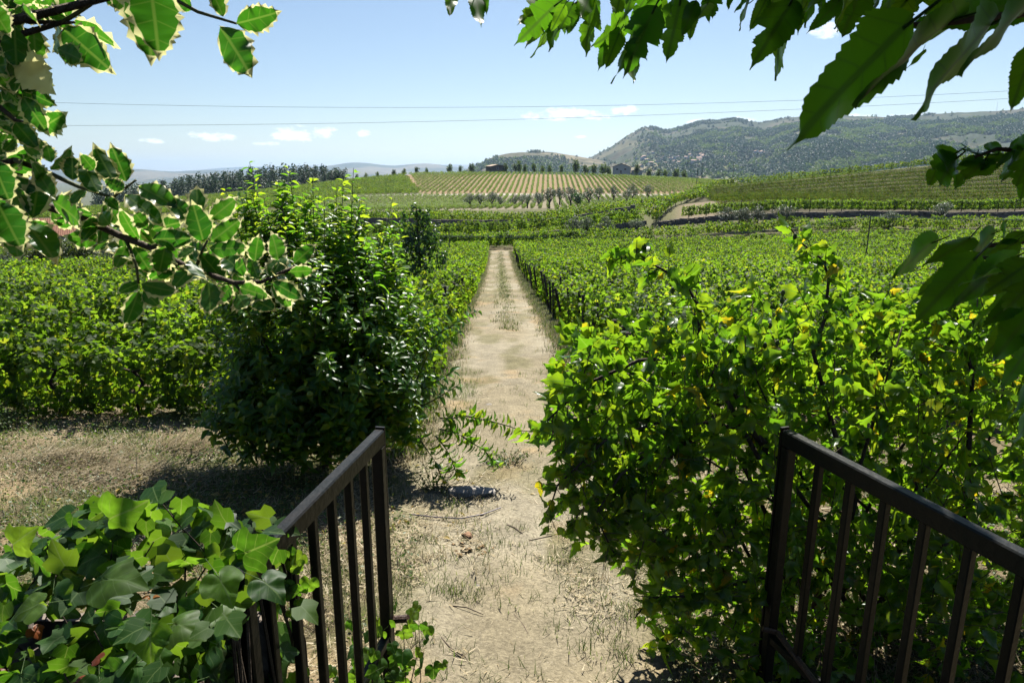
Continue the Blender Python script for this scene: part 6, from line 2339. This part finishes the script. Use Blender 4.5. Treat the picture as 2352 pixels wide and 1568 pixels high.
for i, (px, py, w_, h_, n_, lab) in enumerate(((1160, 1075, .42, .26, 420, 'feathery green weed clump at the edge of the path beside the citrus bush'), (20, 985, .5, .45, 420, 'tall green weed clump at the left edge before the vines'),
                                               (1000, 1130, .4, .3, 300, 'dry leafy weed clump behind the pale stone slab'), (690, 980, .3, .3, 160, 'green weed beside the citrus trunk'), (470, 975, .35, .25, 200, 'green weed clump at the foot of the left vines'),
                                               (1290, 960, .3, .14, 120, 'low weed on the path edge below the right vines'))):
    c_ = onground(px, py)
    t = thing('weed_clump', lab, 'weed', tuple(c_), 'weed clumps')
    P, A, N = [], [], []
    mb = MB()
    for s in range(max(6, n_ // 14)):
        a = rng.uniform(0, 6.28); q = rng.random() ** .5 * w_ * .6
        b_ = np.array([math.cos(a) * q * .4, math.sin(a) * q * .4, -.02]); e = np.array([math.cos(a) * q * 1.6, math.sin(a) * q * 1.2, h_ * rng.uniform(.5, 1.1)])
        mb.tube([b_, (b_ + e) / 2 + (0, 0, .04), e], [.004, .003, .0015], 4)
        for j in range(14):
            f = rng.uniform(.2, 1)
            P.append(b_ + (e - b_) * f + rng.normal(0, .025, 3)); A.append(rng.normal(0, 1, 3) + (0, 0, .5)); N.append(rng.normal(0, .5, 3) + (0, 0, 1))
    o = link('leaves', cloud('leaves', P, N, rng.uniform(.02, .055, len(P)), T_quad, rng, M_weed, axis=np.array(A), wx=.6), t); o['kind'] = 'stuff'
    link('stems', mb.mesh('stems', [M_twig]), t)

# stones


def rock(name, label, px, py, size, mat, seed, sink=.25, cat='stone', rz=None):
    c_ = onground(px, py)
    r = random.Random(seed)
    import bmesh
    bm = bmesh.new()
    bmesh.ops.create_icosphere(bm, subdivisions=2, radius=1.0)
    ax_ = [Vector((r.gauss(0, 1), r.gauss(0, 1), r.gauss(0, 1))).normalized() for _ in range(9)]
    cut = [r.uniform(.55, .85) for _ in ax_]
    for v in bm.verts:
        for n_, k_ in zip(ax_, cut):
            d = v.co.dot(n_)
            if d > k_:
                v.co -= n_ * (d - k_)
        v.co *= 1 + r.uniform(-.05, .05)
        v.co = Vector((v.co.x * size[0], v.co.y * size[1], v.co.z * size[2]))
    me = bpy.data.meshes.new(name)
    bm.to_mesh(me); bm.free()
    me.materials.append(mat)
    o = link(name, me, None, (c_[0], c_[1], c_[2] + size[2] * (1 - sink) * .6))
    o.rotation_euler = (0, 0, r.uniform(0, 3) if rz is None else rz)
    return tag(o, label, cat, 'stones on the ground')


rock('stone_slab', 'long pale stone slab lying left of the path under the citrus bush', 1082, 1142, (.34, .11, .09), M_stone, 3, .1, rz=-.12)
rock('stone', 'brown stone standing alone in the straw below the pale slab', 1076, 1240, (.055, .05, .06), M_brownstone, 5, .1)
for i, (px, py, s, lab) in enumerate(((1098, 1410 - 60, .035, 'small white stone on the near path'), (1290, 1200, .03, 'small pale stone on the path beside the hibiscus'), (1115, 1580 - 100, .03, 'small pale stone low on the near path'),
                                      (1240, 1130, .05, 'flat pale stone in the path above the hibiscus shade'), (1125, 935, .09, 'flat pale stone set in the far part of the near path'), (1185, 1505, .028, 'small pale stone close to the bottom edge on the path'),
                                      (1288, 1160, .03, 'pebble on the path right beside the hibiscus leaves'), (1050, 1490, .025, 'pebble in the straw near the gate stile'))):
    rock('stone', lab, px, py, (s, s * .8, s * .5), M_stone, 30 + i)
# clods of ochre earth round the brown stone
t = thing('earth_mound', 'low mound of ochre earth in front of the brown stone', 'earth', tuple(onground(1065, 1270)))
mb = MB()
for k in range(46):
    q = rng.normal(0, 1, 2) * (.16, .10)
    s = rng.uniform(.012, .04)
    mb.box((q[0], q[1], .01 + .03 * math.exp(-(q[0] / .16) ** 2)), (s * 1.3, s, s * .8), Matrix.Rotation(rng.uniform(0, 3), 3, 'Z') @ Matrix.Rotation(rng.uniform(-.5, .5), 3, 'X'), .6)
o = link('clods', mb.mesh('clods', [M_clod]), t); o['kind'] = 'stuff'
# sticks
for i, (a_, b_, rd, lab) in enumerate((((1165, 1215), (1200, 1235), .012, 'short thick broken stick lying on the path'), ((1215, 1250), (1268, 1238), .008, 'pale stick on the path beside the hibiscus'), ((1010, 1530 - 60), (1070, 1470 + 50), .006, 'thin dark twig in the straw near the gate'),
                                       ((1290, 1265), (1330, 1290), .005, 'thin twig on the path under the hibiscus'), ((1230, 1195), (1262, 1180), .007, 'small stick right of the path centre'), ((1180, 1420), (1215, 1470), .006, 'twig low on the near path'),
                                       ((1040, 1400), (1110, 1420), .005, 'thin twig lying left on the near path'))):
    A3, B3 = onground(*a_), onground(*b_)
    mid = (A3 + B3) / 2 + rng.normal(0, .012, 3); mid[2] = max(mid[2], g1(mid[0], mid[1]) + rd)
    mb = MB(); up = np.array([0, 0, rd + .03])
    mb.tube([A3 + up, mid + up * .8, B3 + up], [rd, rd * .85, rd * .6], 6)
    o = link('stick', mb.mesh('stick', [M_twig_brown], tuple(A3)), None, tuple(A3))
    tag(o, lab, 'stick', 'sticks on the ground')
c0 = [onground(a, b) + np.array([0, 0, .07]) for a, b in ((940, 1195), (1000, 1202), (1060, 1205), (1110, 1195), (1150, 1180))]
mb = MB(); mb.tube(c0, .006, 6)
o = link('ground_cable', mb.mesh('ground_cable', [M_wire], tuple(c0[0])), None, tuple(c0[0]))
tag(o, 'thin dark hose lying across the straw by the gate', 'hose')
# fallen yellow leaves under the citrus bush
fl = leafmat('fallen_leaf', [(.4, .26, .05), (.5, .38, .09), (.3, .17, .06)], [(.5, .4, .1), (.5, .4, .1)], .3, .5)
m = 260
q = rng.normal(0, 1, (m, 2)) * (1.1, .7) + (cb[0], cb[1] - 1.1)
stuff('fallen_leaves', 'fallen yellow leaves in the shade of the citrus bush', np.c_[q, G(q[:, 0], q[:, 1]) + .05], rng.normal(0, .5, (m, 3)) + np.array([0, 0, 1]), rng.normal(0, 1, (m, 3)), rng.uniform(.04, .09, m), T_citrus, fl, 'leaves')

# ================================================================== AIR
hm, n, l, out = newmat('haze')
pv = n.new('ShaderNodeVolumePrincipled')
pv.inputs['Color'].default_value = (.52, .73, 1.0, 1)
pv.inputs['Density'].default_value = 0.000056
pv.inputs['Anisotropy'].default_value = 0.4
l.new(pv.outputs[0], out.inputs['Volume'])
mb = MB(); mb.box((0, 0, 150), (47000, 47000, 500))
hz = link('haze', mb.mesh('haze', [hm]))
tag(hz, 'thin blue summer haze in the air', 'haze', kind='stuff')
